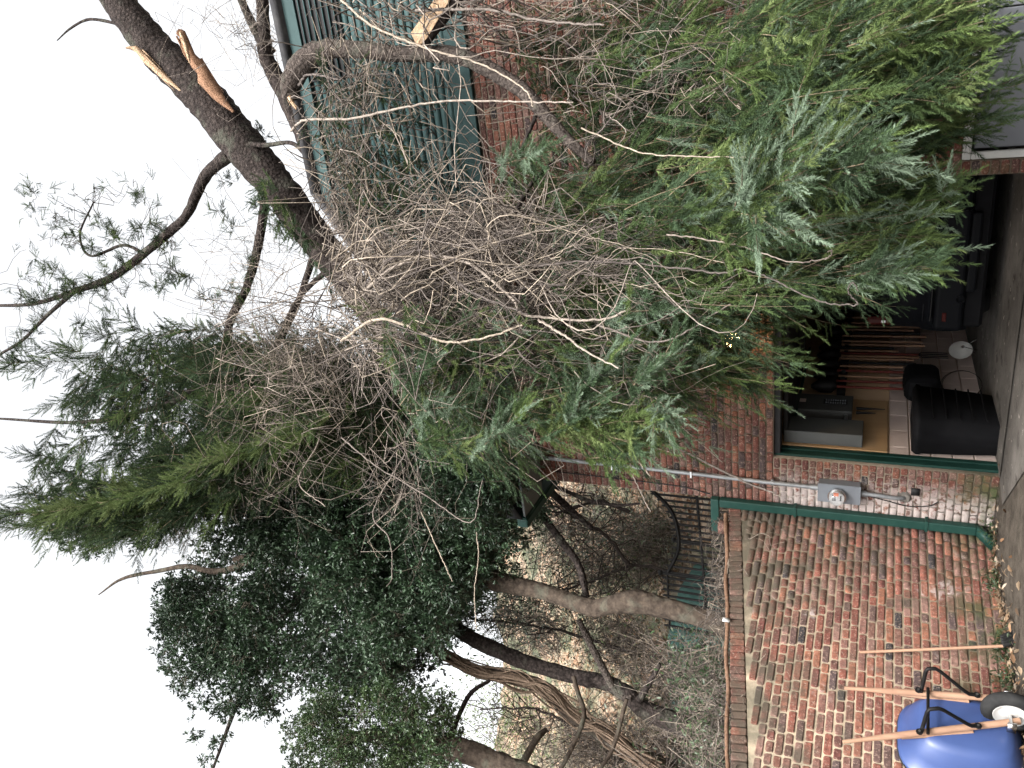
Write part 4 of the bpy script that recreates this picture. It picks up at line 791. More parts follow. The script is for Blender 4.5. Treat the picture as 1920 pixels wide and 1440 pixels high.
# traced leading boughs in front
lead = [((1375, 395), (1520, 215), 5.0, 'blue'), ((1385, 380), (1500, 320), 5.0, 'blue'), ((1380, 330), (1450, 390), 5.05, 'blue'), ((1450, 330), (1640, 260), 5.2, 'blue'), ((1500, 350), (1675, 280), 5.2, 'blue'), ((1390, 400), (1480, 415), 5.0, 'blue'),
        ((1480, 300), (1600, 330), 5.2, 'mix'), ((1360, 260), (1640, 100), 5.6, 'mix'), ((1640, 110), (1840, 20), 5.5, 'mix'), ((1340, 130), (1470, 20), 5.5, 'mix'), ((1560, 100), (1800, 60), 5.6, 'yel'), ((1600, 210), (1830, 140), 5.7, 'yel'), ((1340, 130), (1570, 100), 5.5, 'mix'),
        ((1560, 400), (1755, 370), 6.2, 'mix'), ((1560, 380), (1715, 330), 6.3, 'yel'), ((1600, 430), (1742, 440), 6.1, 'mix'), ((1580, 500), (1740, 500), 5.9, 'blue'), ((1560, 520), (1690, 505), 5.9, 'blue'), ((1500, 540), (1640, 555), 6.1, 'dark'), ((1700, 400), (1785, 355), 6.2, 'mix'), ((1600, 350), (1770, 345), 6.4, 'mix'), ((1620, 470), (1745, 470), 6.2, 'mix'), ((1520, 60), (1700, 20), 5.4, 'mix'), ((1450, 200), (1640, 180), 5.5, 'mix'), ((1290, 330), (1400, 300), 5.5, 'yel'), ((1100, 860), (1200, 850), 6.1, 'mix'), ((1300, 420), (1430, 470), 5.6, 'mix'), ((1160, 520), (1260, 540), 5.9, 'mix'), ((1210, 430), (1330, 400), 5.8, 'mix'), ((780, 830), (900, 840), 6.2, 'mix'), ((1130, 600), (1250, 560), 5.9, 'blue'),
        ((1040, 800), (1170, 640), 5.9, 'blue'), ((1010, 830), (1130, 740), 5.9, 'blue'), ((1030, 810), (1250, 780), 5.9, 'yel'), ((1180, 820), (1190, 840), 5.9, 'mix'), ((1060, 800), (1210, 830), 6.0, 'mix'), ((880, 860), (990, 760), 6.0, 'blue'), ((1180, 730), (1270, 640), 5.8, 'blue'), ((1200, 720), (1260, 790), 5.8, 'blue'),
        ((1280, 620), (1430, 740), 6.8, 'dark'), ((1260, 700), (1330, 690), 6.4, 'mix'), ((750, 760), (830, 650), 6.3, 'blue'), ((780, 770), (880, 760), 6.2, 'blue'), ((830, 720), (900, 640), 6.4, 'mix'), ((1250, 600), (1390, 600), 6.3, 'blue'), ((730, 620), (760, 730), 6.5, 'blue'),
        ((940, 310), (1020, 290), 6.0, 'blue'), ((1500, 180), (1920, 60), 6.6, 'dark'), ((1620, 250), (1920, 150), 6.6, 'dark'), ((1640, 300), (1915, 190), 6.4, 'mix'), ((1520, 260), (1580, 240), 5.5, 'mix'), ((1560, 300), (1780, 260), 6.6, 'dark'), ((1100, 120), (1240, 90), 6.2, 'mix')]
for (a_, b_, Y_, pn_) in lead:
    nb, wb = Big(), Big(); p = at(*a_, Y_+.25); q = at(*b_, Y_); L_ = np.linalg.norm(q-p)
    bough(nb, wb, p, q-p, L_, pal[pn_], 1.5, .04, True, None, 1.15)
    for k_ in range(int(L_/.09)):
        t_ = rng.uniform(0, .8); d_ = unit(q-p)*1.1+rng.normal(0, .38, 3); bough(nb, wb, p+(q-p)*t_, d_, rng.uniform(.18, .36)*(1.1-t_*.5), pal[pn_], 1.3, .08, True, None, 1.15)
    nb.c = [c_*1.3 for c_ in nb.c]; ob = nb.build('leading_bough', M_NEED, CE); wb.build('stem', M_VINE, ob)  # needle colour raised to imitate sunlight on the front boughs
# feathery upper crown against the sky
UP = [(150, 690), (210, 620), (350, 600), (480, 640), (640, 680), (710, 760), (620, 830), (500, 900), (400, 970), (300, 1010), (170, 1000), (60, 960), (70, 880), (80, 800), (140, 780)]
pal['olive'] = [.35, .1, .05, .0, .5, 0]
region('upper_needles', UP, 520, (8.8, 10.2), (.35, .8), (-.5, .5, .1), .5, 'olive', .1, 1.2, sscale=1.15)
region('upper_needles', [(250, 860), (600, 700), (700, 800), (500, 900), (330, 980), (180, 960)], 260, (8.4, 9.4), (.4, .8), (-.6, .4, .1), .35, 'olive', .1, 1.3, sscale=1.15)
region('upper_needles', [(0, 950), (250, 900), (300, 1000), (200, 1010), (0, 985)], 80, (8.6, 9.2), (.3, .7), (-.9, .1, .1), .25, 'olive', .1, 1.2, sscale=1.1)
region('upper_needles', [(0, 670), (140, 650), (200, 660), (120, 690), (0, 700)], 26, (8.8, 9.2), (.25, .45), (-.8, -.1, .1), .3, 'olive', .05, 1.2)
region('upper_needles', [(330, 620), (720, 590), (800, 760), (700, 900), (430, 860)], 330, (8.6, 9.8), (.3, .6), (-.4, .5, .1), .5, 'olive', .1, 1.)
nb, wb = Big(), Big()
pl_ = px_path([(620, 780), (540, 815), (440, 855), (360, 890), (280, 920), (180, 945), (60, 965)], 8.0, 8.3, 40)
for k_ in range(170):
    i_ = rng.integers(0, 39); d_ = unit(pl_[min(i_+1, 39)]-pl_[i_-1 if i_ else 0])+rng.normal(0, .28, 3); bough(nb, wb, pl_[i_], d_, rng.uniform(.2, .45), pal['yel'], 1.5, .05, True, None, 1.2)
tube(wb, pl_, np.linspace(.015, .005, 40), 5, (.25, .2, .13)); ob = nb.build('olive_plume', M_NEED, CE); wb.build('stem', M_VINE, ob)
# sparse wisps on the sky limbs
wisps = [[(270, 475), (140, 546)], [(140, 546), (20, 570)], [(230, 460), (160, 390)], [(480, 470), (430, 600)], [(312, 440), (250, 430)], [(300, 500), (360, 520)], [(60, 350), (50, 400)], [(200, 530), (190, 620)], [(150, 545), (60, 480)], [(100, 410), (120, 440)], [(340, 520), (280, 545)], [(380, 560), (440, 540)], [(90, 590), (20, 660)], [(150, 600), (140, 640)], [(470, 380), (540, 430)], [(500, 260), (480, 230)], [(420, 330), (440, 340)], [(250, 350), (320, 480)], [(130, 430), (190, 470)], [(400, 380), (440, 440)]]
nb, wb = Big(), Big()
LS = np.concatenate([px_path([(430, 290), (352, 400), (270, 475), (210, 520), (140, 546), (60, 570), (0, 572)], 8.9, 9.6, 60), px_path([(498, 375), (482, 470), (432, 600), (422, 655), (385, 708)], 9.2, 10.0, 30), px_path([(140, 546), (90, 590), (40, 640), (0, 665)], 9.4, 9.8, 20), px_path([(270, 475), (170, 480), (150, 440), (175, 380)], 9.3, 9.3, 20), px_path([(600, 440), (575, 520), (545, 600)], 9.2, 9.8, 20)])
def tether(p):
    k_ = np.argmin(np.linalg.norm(LS-p, axis=1))
    if np.linalg.norm(LS[k_]-p) < 1.1: vine(wb, LS[k_], p, .006, .35, None, 12, 4, (.07, .055, .045))
for (a_, b_) in wisps:
    p, q = at(*a_, 9.1), at(*b_, 9.2); tether(p); vine(wb, p, q, .005, .2, None, 12, 4, (.07, .055, .045))
    for k_ in range(int(np.linalg.norm(q-p)/.065)+3):
        s_ = p+(q-p)*rng.random()+rng.normal(0, .04, 3); bough(nb, wb, s_, rng.normal(0, 1, 3)*.6+np.array([0, 0, .2]), rng.uniform(.07, .17), pal['olive'], 1.5, .1, True, None, .62)
for k_ in range(70):
    a_ = rng.uniform((20, 330), (330, 560)); s_ = at(*a_, rng.uniform(9, 9.6)); tether(s_); bough(nb, wb, s_, rng.normal(0, 1, 3), rng.uniform(.08, .2), pal['olive'], 1.2, .1, True, None, .6)
ob = nb.build('sky_wisps', M_NEED, CE); ob['kind'] = 'stuff'; wb.build('twigs', M_VINE, ob)
# moss-like needles growing on the trunk
region('trunk_needles', [(475, 330), (520, 345), (570, 420), (610, 500), (560, 470), (500, 400)], 40, (8.3, 8.6), (.08, .2), (-.2, .5, .6), .5, 'dark', .1, 1.)
# ------------------------------------------------------------------ broad leaves
def leaf_tpl(w_=.36):
    return np.array([[0, 0, 0], [.30, w_*.5, .04], [.30, -w_*.5, .04], [.62, w_*.42, .02], [.62, -w_*.42, .02], [1, 0, -.10], [.30, 0, -.03], [.62, 0, -.03]])
LT = leaf_tpl(); LFc = np.array([[0, 6, 1], [0, 2, 6], [1, 6, 7], [1, 7, 3], [6, 2, 4], [6, 4, 7], [3, 7, 5], [7, 4, 5]])
def add_leaves(big, P, d, size, col):
    X, Y, Z = orient(d, rng.normal(0, .9, len(P))); V = P[:, None]+size[:, None, None]*(LT[None, :, 0:1]*X[:, None]+LT[None, :, 1:2]*Y[:, None]+LT[None, :, 2:3]*Z[:, None])
    f = LFc[None]+np.arange(len(P))[:, None, None]*8; big.add(V.reshape(-1, 3), f.reshape(-1, 3), np.repeat(col, 8, 0))
def leaf_region(name, poly, nblob, Y, rblob, per, size, cols, parent, hole=0., label=None, mat=M_LEAF, leafs=9):
    big = Big(); tw = Big(); pts = inpoly(poly, nblob); cols = np.array(cols)
    for (x_, y_) in pts:
        c = at(x_, y_, rng.uniform(*Y)); r_ = rng.uniform(*rblob); m_ = per
        u = unit(rng.normal(0, 1, (m_, 3))); cl = c + u*r_*(rng.random((m_, 1))**.45); k_ = leafs
        for q in range(0, m_, 6): tube(tw, [c+rng.normal(0, .03, 3), (c+cl[q])/2+rng.normal(0, .03, 3), cl[q]], [.006, .004, .002], 3, (.09, .08, .06), cap=False)
        P = np.repeat(cl, k_, 0)+rng.normal(0, size[0]*.35, (m_*k_, 3)); d = unit(np.repeat(u, k_, 0)*.7+rng.normal(0, .7, (m_*k_, 3))+np.array([0, 0, .15])); sz_ = rng.uniform(*size, m_*k_)
        base = cols[rng.integers(0, len(cols))]*rng.uniform(.75, 1.25); col = base*rng.uniform(.6, 1.35, (m_*k_, 1)); add_leaves(big, P, d, sz_, col)
    ob = big.build(name, mat, parent); ob['kind'] = 'stuff'; t2 = tw.build('twigs', M_VINE, ob); t2['kind'] = 'stuff'; return ob
DG = [(.024, .048, .022), (.036, .066, .033), (.052, .084, .048), (.017, .034, .017)]
leaf_region('leafy_crown', [(300, 1110), (400, 1050), (520, 960), (640, 880), (780, 870), (900, 900), (950, 960), (920, 1060), (860, 1150), (820, 1230), (720, 1290), (600, 1290), (500, 1270), (400, 1240), (330, 1190)], 380, (10.0, 12.2), (.28, .5), 52, (.045, .085), DG, EV)
leaf_region('leafy_crown', [(560, 900), (700, 830), (860, 870), (940, 930), (940, 1020), (880, 1100), (820, 1180), (700, 1200), (600, 1100)], 170, (9.6, 10.6), (.28, .45), 55, (.045, .08), DG, EV)
leaf_region('leafy_crown', [(285, 1130), (360, 1100), (460, 1200), (540, 1340), (420, 1330), (320, 1260)], 60, (10.2, 11.2), (.2, .32), 26, (.05, .085), DG, EV)
leaf_region('leafy_crown', [(100, 930), (330, 900), (420, 960), (350, 1010), (200, 1040), (90, 1030)], 26, (9.6, 10.4), (.16, .28), 20, (.05, .08), DG, EV)
leaf_region('leafy_crown', [(480, 720), (760, 640), (900, 800), (900, 900), (640, 900), (420, 960), (360, 860)], 110, (9.8, 11.4), (.28, .45), 46, (.045, .08), DG, EV)
leaf_region('leafy_crown', [(200, 680), (440, 640), (640, 700), (560, 840), (300, 860), (130, 790)], 120, (10, 10.8), (.18, .35), 26, (.045, .075), DG, EV)
leaf_region('leafy_crown', [(700, 700), (900, 780), (940, 860), (900, 940), (700, 900), (620, 800)], 80, (10.5, 12), (.28, .42), 50, (.045, .08), DG, EV)
leaf_region('leafy_crown', [(960, 870), (1010, 860), (1010, 980), (960, 1050), (920, 1000)], 22, (10.2, 11), (.18, .3), 34, (.04, .07), DG, EV)
LG = [(.045, .078, .028), (.060, .095, .034), (.034, .064, .026)]
leaf_region('leafy_crown', [(560, 1310), (700, 1290), (830, 1320), (850, 1400), (830, 1460), (550, 1460), (545, 1380)], 130, (9.4, 10.8), (.22, .38), 50, (.03, .055), LG, CT)
leaf_region('leafy_crown', [(400, 860), (560, 820), (640, 900), (600, 1020), (480, 1060), (380, 1020), (340, 960)], 60, (9.6, 10.8), (.22, .4), 44, (.045, .08), DG, EV)
leaf_region('leafy_crown', [(350, 660), (560, 640), (760, 640), (800, 800), (560, 860), (340, 780)], 90, (9.9, 11), (.2, .4), 40, (.045, .075), DG, EV)
leaf_region('leafy_crown', [(800, 830), (900, 840), (960, 900), (950, 985), (900, 1010), (820, 960)], 44, (7.9, 8.5), (.16, .26), 46, (.04, .065), DG[:2]+DG[3:], EV)
# leaf clumps strung on the limb to the lower left
leaf_region('leafy_crown', [(330, 1340), (450, 1300), (440, 1400), (390, 1440)], 12, (10.6, 11), (.08, .16), 7, (.05, .08), DG, EV)
# ================================================================== VINES
VN = thing('vine_tangle', 'bird-nest tangle of bare tan vines draped over the fallen cedar and gable', 'vine')
def tangle(poly1, poly2, n, Y1, Y2, rad, curl, parent=VN, arc=None, nn=18):
    b = Big(); a_ = inpoly(poly1, n); c_ = inpoly(poly2, n)
    for k_ in range(n): vine(b, at(*a_[k_], rng.uniform(*Y1)), at(*c_[k_], rng.uniform(*Y2)), rng.uniform(*rad), curl, None if arc is None else dvec(*(np.array(arc)+rng.normal(0, .12, 3))), nn)
    ob = b.build('stems', M_VINE, parent, True); ob['kind'] = 'stuff'; return ob
S1 = [(600, 400), (700, 380), (740, 560), (680, 640), (600, 520)]; S2 = [(940, 380), (1040, 340), (1120, 460), (1060, 620), (960, 640), (900, 480)]
tangle(S1, S2, 165, (6.7, 7.9), (6.0, 7.3), (.0022, .008), .4)
tangle([(640, 560), (760, 540), (780, 640), (700, 680)], [(940, 480), (1180, 520), (1150, 640), (980, 640)], 150, (6.8, 7.8), (6.2, 7.2), (.003, .008), .5, VN, (.0, .35, .0))
tangle([(700, 430), (1020, 330), (1060, 600), (760, 680)], [(700, 430), (1020, 330), (1060, 600), (760, 680)], 110, (6.6, 7.9), (6.6, 7.9), (.002, .005), .9)
tangle([(640, 500), (740, 440), (780, 600), (700, 640)], [(1000, 380), (1200, 440), (1250, 520), (1120, 600), (1000, 560)], 90, (6.3, 6.9), (5.9, 6.5), (.003, .009), .3, VN, (.05, -.25, .1), 24)
tangle([(1000, 450), (1080, 430), (1080, 560), (1000, 580)], [(1180, 400), (1400, 470), (1420, 540), (1200, 640)], 55, (5.9, 6.3), (5.6, 6.1), (.002, .006), .25, VN, (.05, -.05, .1), 24)
tangle([(560, 0), (700, 0), (680, 300), (640, 430), (590, 300)], [(620, 100), (900, 60), (950, 330), (760, 430), (640, 400)], 60, (6.2, 6.95), (6.2, 6.95), (.003, .008), .6)
tangle([(600, 120), (680, 120), (700, 460), (620, 460)], [(620, 300), (700, 300), (720, 520), (640, 520)], 60, (6.4, 7.2), (6.4, 7.2), (.003, .007), .7)
tangle([(590, 0), (900, -10), (900, 60)], [(800, -10), (1300, -10), (1350, 60), (1000, 60)], 60, (6.2, 6.9), (6.2, 7), (.003, .009), .3)
tangle([(960, 100), (1300, 0), (1500, 0), (1400, 200), (1100, 340)], [(960, 100), (1300, 0), (1500, 0), (1400, 200), (1100, 340)], 60, (5.6, 6.6), (5.6, 6.6), (.002, .005), .5)
tangle([(400, 560), (640, 560), (640, 700), (420, 680)], [(480, 600), (700, 640), (700, 820), (500, 780)], 110, (7.8, 9.0), (7.8, 8.8), (.002, .006), .7)
tangle([(350, 640), (620, 600), (640, 900), (400, 880)], [(420, 680), (660, 640), (640, 960), (450, 900)], 70, (7.8, 8.6), (7.8, 8.4), (.002, .0045), .7)
tangle([(250, 0), (420, 10), (560, 60), (520, 110)], [(400, 0), (560, 10), (560, 140), (470, 110)], 45, (7.8, 8.3), (7.8, 8.3), (.0018, .004), .7)
tangle([(350, 420), (600, 420), (600, 600), (400, 600)], [(350, 420), (600, 420), (600, 600), (400, 600)], 45, (8.2, 9), (8.2, 9), (.002, .004), .7)
tangle([(600, 760), (760, 760), (900, 850), (700, 860)], [(640, 900), (760, 1000), (900, 900), (800, 960)], 28, (7.0, 8.0), (7.2, 8.4), (.002, .005), .7)
tangle([(1000, 620), (1250, 560), (1300, 800), (1050, 800)], [(1100, 600), (1400, 600), (1450, 740), (1200, 820)], 34, (5.9, 6.6), (5.8, 6.8), (.002, .0045), .4)
tangle([(300, 860), (450, 800), (600, 880), (500, 960)], [(350, 900), (520, 860), (640, 930), (560, 1050)], 26, (8.0, 8.8), (8.2, 9.0), (.002, .004), .6)
tangle([(320, 950), (350, 950), (350, 1010), (320, 1010)], [(280, 980), (380, 980), (390, 1060), (330, 1080)], 28, (9.4, 9.8), (9.6, 10.), (.002, .004), .9)
# prominent single vines: each a thing
pv = [([(560, 160), (580, 140), (640, 150)], 7, 6.3, 'short pale vine hooking round the bent grey limb'),
      ([(545, 245), (575, 225), (660, 222), (740, 205), (830, 190), (950, 190), (1075, 192)], 7, 6.1, 'long pale vine crossing the gable below the bent grey limb'),
      ([(780, 20), (860, 18), (930, 20), (1010, 38), (1080, 45), (1133, 47)], 8, 6.0, 'thick straight pale vine near the top of the picture ending in a cut'),
      ([(640, 0), (700, 50), (800, 90), (900, 120), (980, 165), (1000, 200)], 6, 6.0, 'vine running along the outside of the bent grey limb'),
      ([(690, 540), (740, 500), (800, 480), (880, 495), (960, 560), (985, 590), (1120, 600), (1200, 570)], 9, 6.0, 'thick tan vine arching over the middle of the tangle'),
      ([(720, 490), (800, 470), (860, 530), (900, 555), (990, 590)], 8, 5.95, 'tan vine curving below the thick arching vine'),
      ([(640, 640), (700, 600), (760, 610), (830, 640), (900, 635), (980, 610)], 8, 6.0, 'pale vine looping at the left edge of the tangle'),
      ([(1000, 500), (1100, 490), (1250, 500), (1350, 512), (1390, 505), (1440, 520), (1500, 550), (1560, 570), (1607, 571), (1600, 560), (1590, 545), (1598, 530), (1610, 545)], 5, 5.5, 'long vine hanging to the garage opening and ending in a hook'),
      ([(1250, 440), (1330, 450), (1400, 465), (1480, 490), (1540, 487), (1556, 480), (1560, 470), (1552, 472)], 4, 5.4, 'thin vine with a curled tendril above the garage opening'),
      ([(1090, 240), (1200, 285), (1300, 293), (1420, 297), (1520, 305)], 4, 5.3, 'straight reddish vine crossing the blue-green boughs'),
      ([(1120, 610), (1240, 640), (1370, 570)], 6, 5.8, 'pale forked vine stem among needles below the tangle'),
      ([(1010, 600), (1060, 630), (1100, 660), (1160, 690)], 7, 5.8, 'thick pale vine slanting down below the tangle'),
      ([(1090, 820), (1130, 800), (1180, 830), (1196, 864)], 4, 6.2, 'thin vine hanging before the left end of the brick wall'),
      ([(1180, 862), (1190, 900), (1220, 960)], 3.5, 7.6, 'thin twig crossing the house corner'),
      ([(640, 820), (700, 870), (800, 930), (880, 980), (900, 920), (905, 900)], 4, 7.3, 'vine loop hanging before the dark evergreen'),
      ([(760, 850), (700, 960), (730, 1010), (735, 1080), (725, 1100)], 4, 7.4, 'long thin vine trailing over the dark evergreen leaves'),
      ([(790, 960), (830, 1050), (848, 1090)], 3.5, 7.6, 'thin reddish vine below the loop before the evergreen'),
      ([(890, 960), (897, 1040), (890, 1110), (893, 1180)], 3.5, 8.2, 'straight thin vine hanging near the brown trunk'),
      ([(530, 640), (600, 800), (560, 900), (610, 950)], 4, 7.9, 'thin vine hanging left over the olive plume'),
      ([(1230, 820), (1330, 870), (1400, 905), (1455, 925)], 7, 7.9, 'broken twig caught on the conduit above the meter'),
      ([(1150, 790), (1180, 840), (1220, 895)], 7, 7.6, 'dark broken twig with a pale snapped end at the house corner')]
for (pts, wv, Y_, lab) in pv:
    Q = px_path(pts, Y_+.3, Y_, 10*len(pts), .003); b = Big(); r_ = wv*.38/FPX*((Q-CAM) @ F_); tube(b, Q, r_*np.linspace(1, .6, len(Q)), 7, VC[rng.integers(0, 5)]*.95, rough=.08)
    tag(b.build('vine', M_VINE, None, True), lab, 'vine', 'separate vines hanging over the tangle')
# ================================================================== WALL TOP DEBRIS, GARDEN
b = Big(); Q = smoothpath([WA.p(a_, -.02+.02*math.sin(a_*5), top(a_)+.17+.012*math.sin(a_*7)) for a_ in np.linspace(.1, 4.4, 14)], 60); tube(b, Q, np.linspace(.024, .016, 60), 7, (.20, .12, .08), rough=.15); tag(b.build('fallen_branch', M_VINE, None, True), 'long brown woody stem lying along the coping of the garden wall', 'branch')
br = Big()
for k_ in range(520):
    a_ = rng.uniform(.0, 4.6); p = WA.p(a_, rng.uniform(-.5, -.02), top(a_)+rng.uniform(.10, .25)+.12*min(1, a_/2)*rng.random()); q = p+WA.a*rng.normal(0, .4)+np.array([0, 0, rng.normal(.05, .15)])+WA.n*rng.normal(-.05, .12); vine(br, p, q, rng.uniform(.002, .006), .5, None, 9, 3, VC[rng.integers(0, 5)]*rng.uniform(.35, .9))
tag(br.build('dead_brushwood', M_VINE), 'matted grey dead twigs heaped along the top of the garden wall', 'brushwood', None, 'stuff')
t = one('paper_scrap', M_WHITE, None, lambda q: box(q, Frame(WA.p(1.68, .03, top(1.68)+.16), WA.a, WA.n), -.02, .03, 0, .004, -.02, .05)); tag(t, 'scrap of white paper caught on the coping of the garden wall', 'paper')
iv = Big()
for k_ in range(9):
    base_ = WA.p(rng.uniform(.0, 1.0), .02, top(.3)-rng.uniform(0, .1)); q = base_+WA.a*rng.uniform(-.2, .6)-np.array([0, 0, rng.uniform(.3, .8)]); vine(iv, base_, np.array([q[0], q[1], q[2]])+WA.n*.02, .003, .35, np.zeros(3), 14, 4)
tag(iv.build('creeper_stems', M_VINE, None, True), 'thin creeper stems clinging to the top right of the garden wall', 'creeper', None, 'stuff')
# shrubs and saplings on the slope
def shrub(x_, y_, Y_, h_, nt_, green, lab, rad=.9, leafc=None):
    c = at(x_, y_, Y_); T = thing('bare_shrub' if not green else 'green_shrub', lab, 'shrub', 'shrubs on the slope behind the wall'); b = Big()
    for k_ in range(nt_):
        d = unit(np.array([rng.normal(0, .6), rng.normal(0, .6), 1.])); L_ = h_*rng.uniform(.5, 1.1); P = vine(b, c+rng.normal(0, .15, 3)-np.array([0, 0, h_*.4]), c-np.array([0, 0, h_*.4])+d*L_*rad, rng.uniform(.004, .010), .5, None, 9, 3, VC[rng.integers(0, 5)]*rng.uniform(.5, 1.1))
        for j_ in range(2): i_ = rng.integers(3, 8); vine(b, P[i_], P[i_]+rng.normal(0, .3, 3)*h_*.6+np.array([0, 0, .15]), .004, .5, None, 6, 3, VC[rng.integers(0, 5)]*rng.uniform(.5, 1.1))
    b.build('stems', M_VINE, T)
    if green:
        g = Big(); m_ = int(green); P = c+rng.normal(0, 1, (m_, 3))*np.array([h_*.33, h_*.33, h_*.33]); add_leaves(g, P, unit(rng.normal(0, 1, (m_, 3))+[0, 0, .5]), rng.uniform(.04, .09, m_), np.array(leafc)*rng.uniform(.5, 1.4, (m_, 1))); g.build('leaves', M_LEAF, T)
GG = (.10, .14, .05)
shrub(940, 1350, 17, 2.4, 50, 3400, 'yellow-green bush in the gap beside the corner trunk', .8, (.13, .19, .05))
shrub(1180, 1010, 15, 1.5, 80, 900, 'wiry grey-green shrub in front of the arched iron fence', .9, (.10, .13, .07))
shrub(1200, 1060, 14.4, 1.2, 70, 500, 'tangled olive shrub just left of the fence dip', .9, (.09, .11, .05))
shrub(1120, 1080, 15, 1.4, 60, 700, 'dark leafy shrub behind the brown trunk', .9, (.03, .06, .03))
shrub(960, 1130, 13, 1.2, 30, 900, 'grey-green leafy shoots left of the brown trunk top', .9, (.08, .12, .08))
shrub(1000, 1170, 15, 1.6, 40, 500, 'pale grey-leaved bush between the brown and dark trunks', .9, (.16, .20, .15))
shrub(1040, 990, 16, 1.8, 60, 350, 'olive bush high on the slope beside the house corner', .9, GG)
shrub(1080, 930, 17, 1.6, 60, 200, 'thin twiggy bush close to the house corner', .9, GG)
shrub(1310, 1240, 11.6, .8, 70, 600, 'low leafy bush behind the wall left of the brown trunk', 1., (.05, .09, .035))
shrub(1330, 1350, 11.2, .8, 90, 420, 'low twiggy bush behind the left part of the wall', 1., (.06, .09, .04))
shrub(1230, 1400, 12, 1.3, 120, 300, 'grey thicket at the left edge above the wall', 1., (.06, .09, .04))
shrub(1100, 1400, 13, 1.6, 110, 0, 'bare brown thicket between the corner trunk and the wall', 1.)
shrub(1250, 1290, 12, 1.2, 90, 260, 'bare shrub beside the low fork of the dark tree', 1., (.07, .09, .05))
shrub(1160, 1210, 13, 1.4, 70, 200, 'thin bare shrub right of the dark forked tree', 1., GG)
shrub(900, 1130, 14, 1.6, 30, 800, 'leafy shoots under the evergreen crown', .9, (.07, .11, .05))
for (x_, y_, Y_, h_, m_, lf, lab) in ((1060, 1060, 17, 1.8, 1500, (.06, .085, .045), 'dense dull green bush behind the upper brown trunk'), (1010, 1010, 19, 2., 1300, (.10, .12, .075), 'pale olive bush high on the slope left of the soffit'),
        (1150, 1000, 15.5, 1.4, 1300, (.085, .12, .085), 'blue-green wiry bush above the dip of the iron fence'), (1130, 1190, 14, 1.2, 900, (.07, .08, .05), 'brownish green scrub between the brown and dark trunks low down'),
        (980, 1190, 17, 1.8, 1100, (.13, .16, .13), 'silvery bush high between the two trunks'), (1060, 1400, 15, 1.6, 500, (.09, .10, .06), 'thin olive scrub behind the curving branches'), (1340, 1290, 10.8, .7, 1300, (.045, .08, .035), 'leafy green clump right behind the coping left of the brown trunk'),
        (1350, 1400, 10.2, .6, 900, (.05, .085, .035), 'leafy green clump behind the coping near the left edge'), (1230, 985, 14.5, .9, 700, (.10, .12, .07), 'grey-green grass clump above the iron pickets')):
    shrub(x_, y_, Y_, h_, 60, m_, lab, .9, lf)
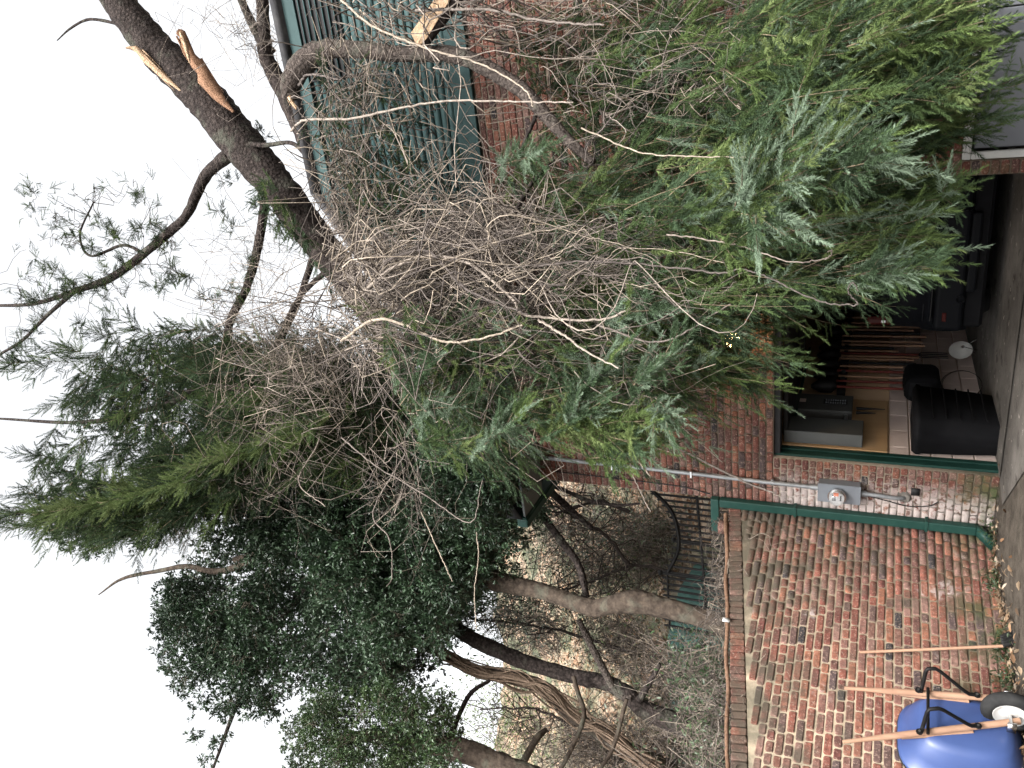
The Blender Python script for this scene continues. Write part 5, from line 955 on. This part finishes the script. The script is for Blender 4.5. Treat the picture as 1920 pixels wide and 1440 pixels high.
for (pts, lab) in (([(1330, 1100), (1200, 1060), (1080, 1100), (950, 1120)], 'slim bare sapling crossing behind the brown trunk'), ([(1200, 1230), (1080, 1190), (980, 1170), (880, 1160)], 'thin dark sapling between the two trunks'),
                   ([(1180, 960), (1120, 940), (1050, 960), (1000, 950)], 'bare sapling nearest the house corner'), ([(1180, 1060), (1130, 1000), (1060, 960), (1010, 930)], 'slanting sapling behind the soffit'),
                   ([(1240, 1420), (1100, 1370), (1000, 1330), (900, 1330)], 'bare sapling at the left before the bright sky gap')):
    T = thing('bare_sapling', lab, 'tree', 'bare saplings behind the wall'); Y_ = rng.uniform(12.2, 14); Q = px_path(pts, Y_, Y_+.5, 30, .01); b = Big(); tube(b, Q, np.linspace(.035, .012, 30), 7, (.05, .04, .035), rough=.1); b.build('trunk', M_VINE, T, True); b = Big()
    for k_ in range(26):
        i_ = rng.integers(3, 29); P = vine(b, Q[i_], Q[i_]+rng.normal(0, .6, 3)+np.array([0, 0, .4]), rng.uniform(.006, .012), .4, None, 10, 4, (.06, .048, .04))
        for j_ in range(3): h_ = rng.integers(3, 9); vine(b, P[h_], P[h_]+rng.normal(0, .3, 3)+np.array([0, 0, .1]), .004, .4, None, 7, 3, (.07, .055, .045))
    b.build('branches', M_VINE, T, True)
# leaf litter on the slope and drive edge
DL = np.array([[.34, .225, .14], [.42, .31, .21], [.26, .15, .085], [.46, .37, .28], [.17, .11, .07]])
n_ = 26000; X_ = rng.uniform(-16, 3, n_); Y_ = 11.2+14*rng.random(n_)**1.3; P = np.stack([X_, Y_, hz(X_, Y_)+rng.uniform(.01, .07, n_)], 1); P = P[~((P[:, 0] > -1.2) & (P[:, 1] < 17.3))]
g = Big(); add_leaves(g, P, unit(rng.normal(0, 1, (len(P), 3))*[1, 1, .5]), rng.uniform(.07, .16, len(P)), DL[rng.integers(0, 5, len(P))]*rng.uniform(.6, 1.2, (len(P), 1))); tag(g.build('leaf_litter', M_DRY), 'tan dead leaves strewn over the hillside behind the wall', 'leaves', None, 'stuff')
n_ = 420; a_ = rng.uniform(-.2, 3.3, n_); o_ = rng.gamma(1.5, .12, n_)+.02; P = np.array([WA.p(a_[k], o_[k], .012+rng.random()*.02) for k in range(n_)])
g = Big(); add_leaves(g, P, unit(rng.normal(0, 1, (n_, 3))*[1, 1, .3]), rng.uniform(.04, .10, n_), DL[rng.integers(0, 5, n_)]*rng.uniform(.4, 1., (n_, 1))); tag(g.build('fallen_leaves', M_DRY), 'brown fallen leaves along the foot of the garden wall', 'leaves', None, 'stuff')
for (a_, off, k_, lab) in ((.75, .06, 240, 'small dark green weed at the foot of the garden wall by the downspout'), (1.55, .12, 300, 'leafy weed below the long leaning pole'), (1.9, .10, 240, 'green weed at the wall foot beside the wheelbarrow wheel'), (.2, .22, 160, 'sprig of weed by the downspout shoe')):
    g = Big(); c = WA.p(a_, off, .05); P = c+rng.normal(0, 1, (k_, 3))*[.09, .09, .05]; P[:, 2] = np.abs(P[:, 2]-.01)+.01; add_leaves(g, P, unit(rng.normal(0, 1, (k_, 3))+[0, 0, .6]), rng.uniform(.02, .045, k_), np.array([.030, .052, .020])*rng.uniform(.5, 1.3, (k_, 1))); tag(g.build('weed', M_LEAF), lab, 'weed', None, 'stuff')
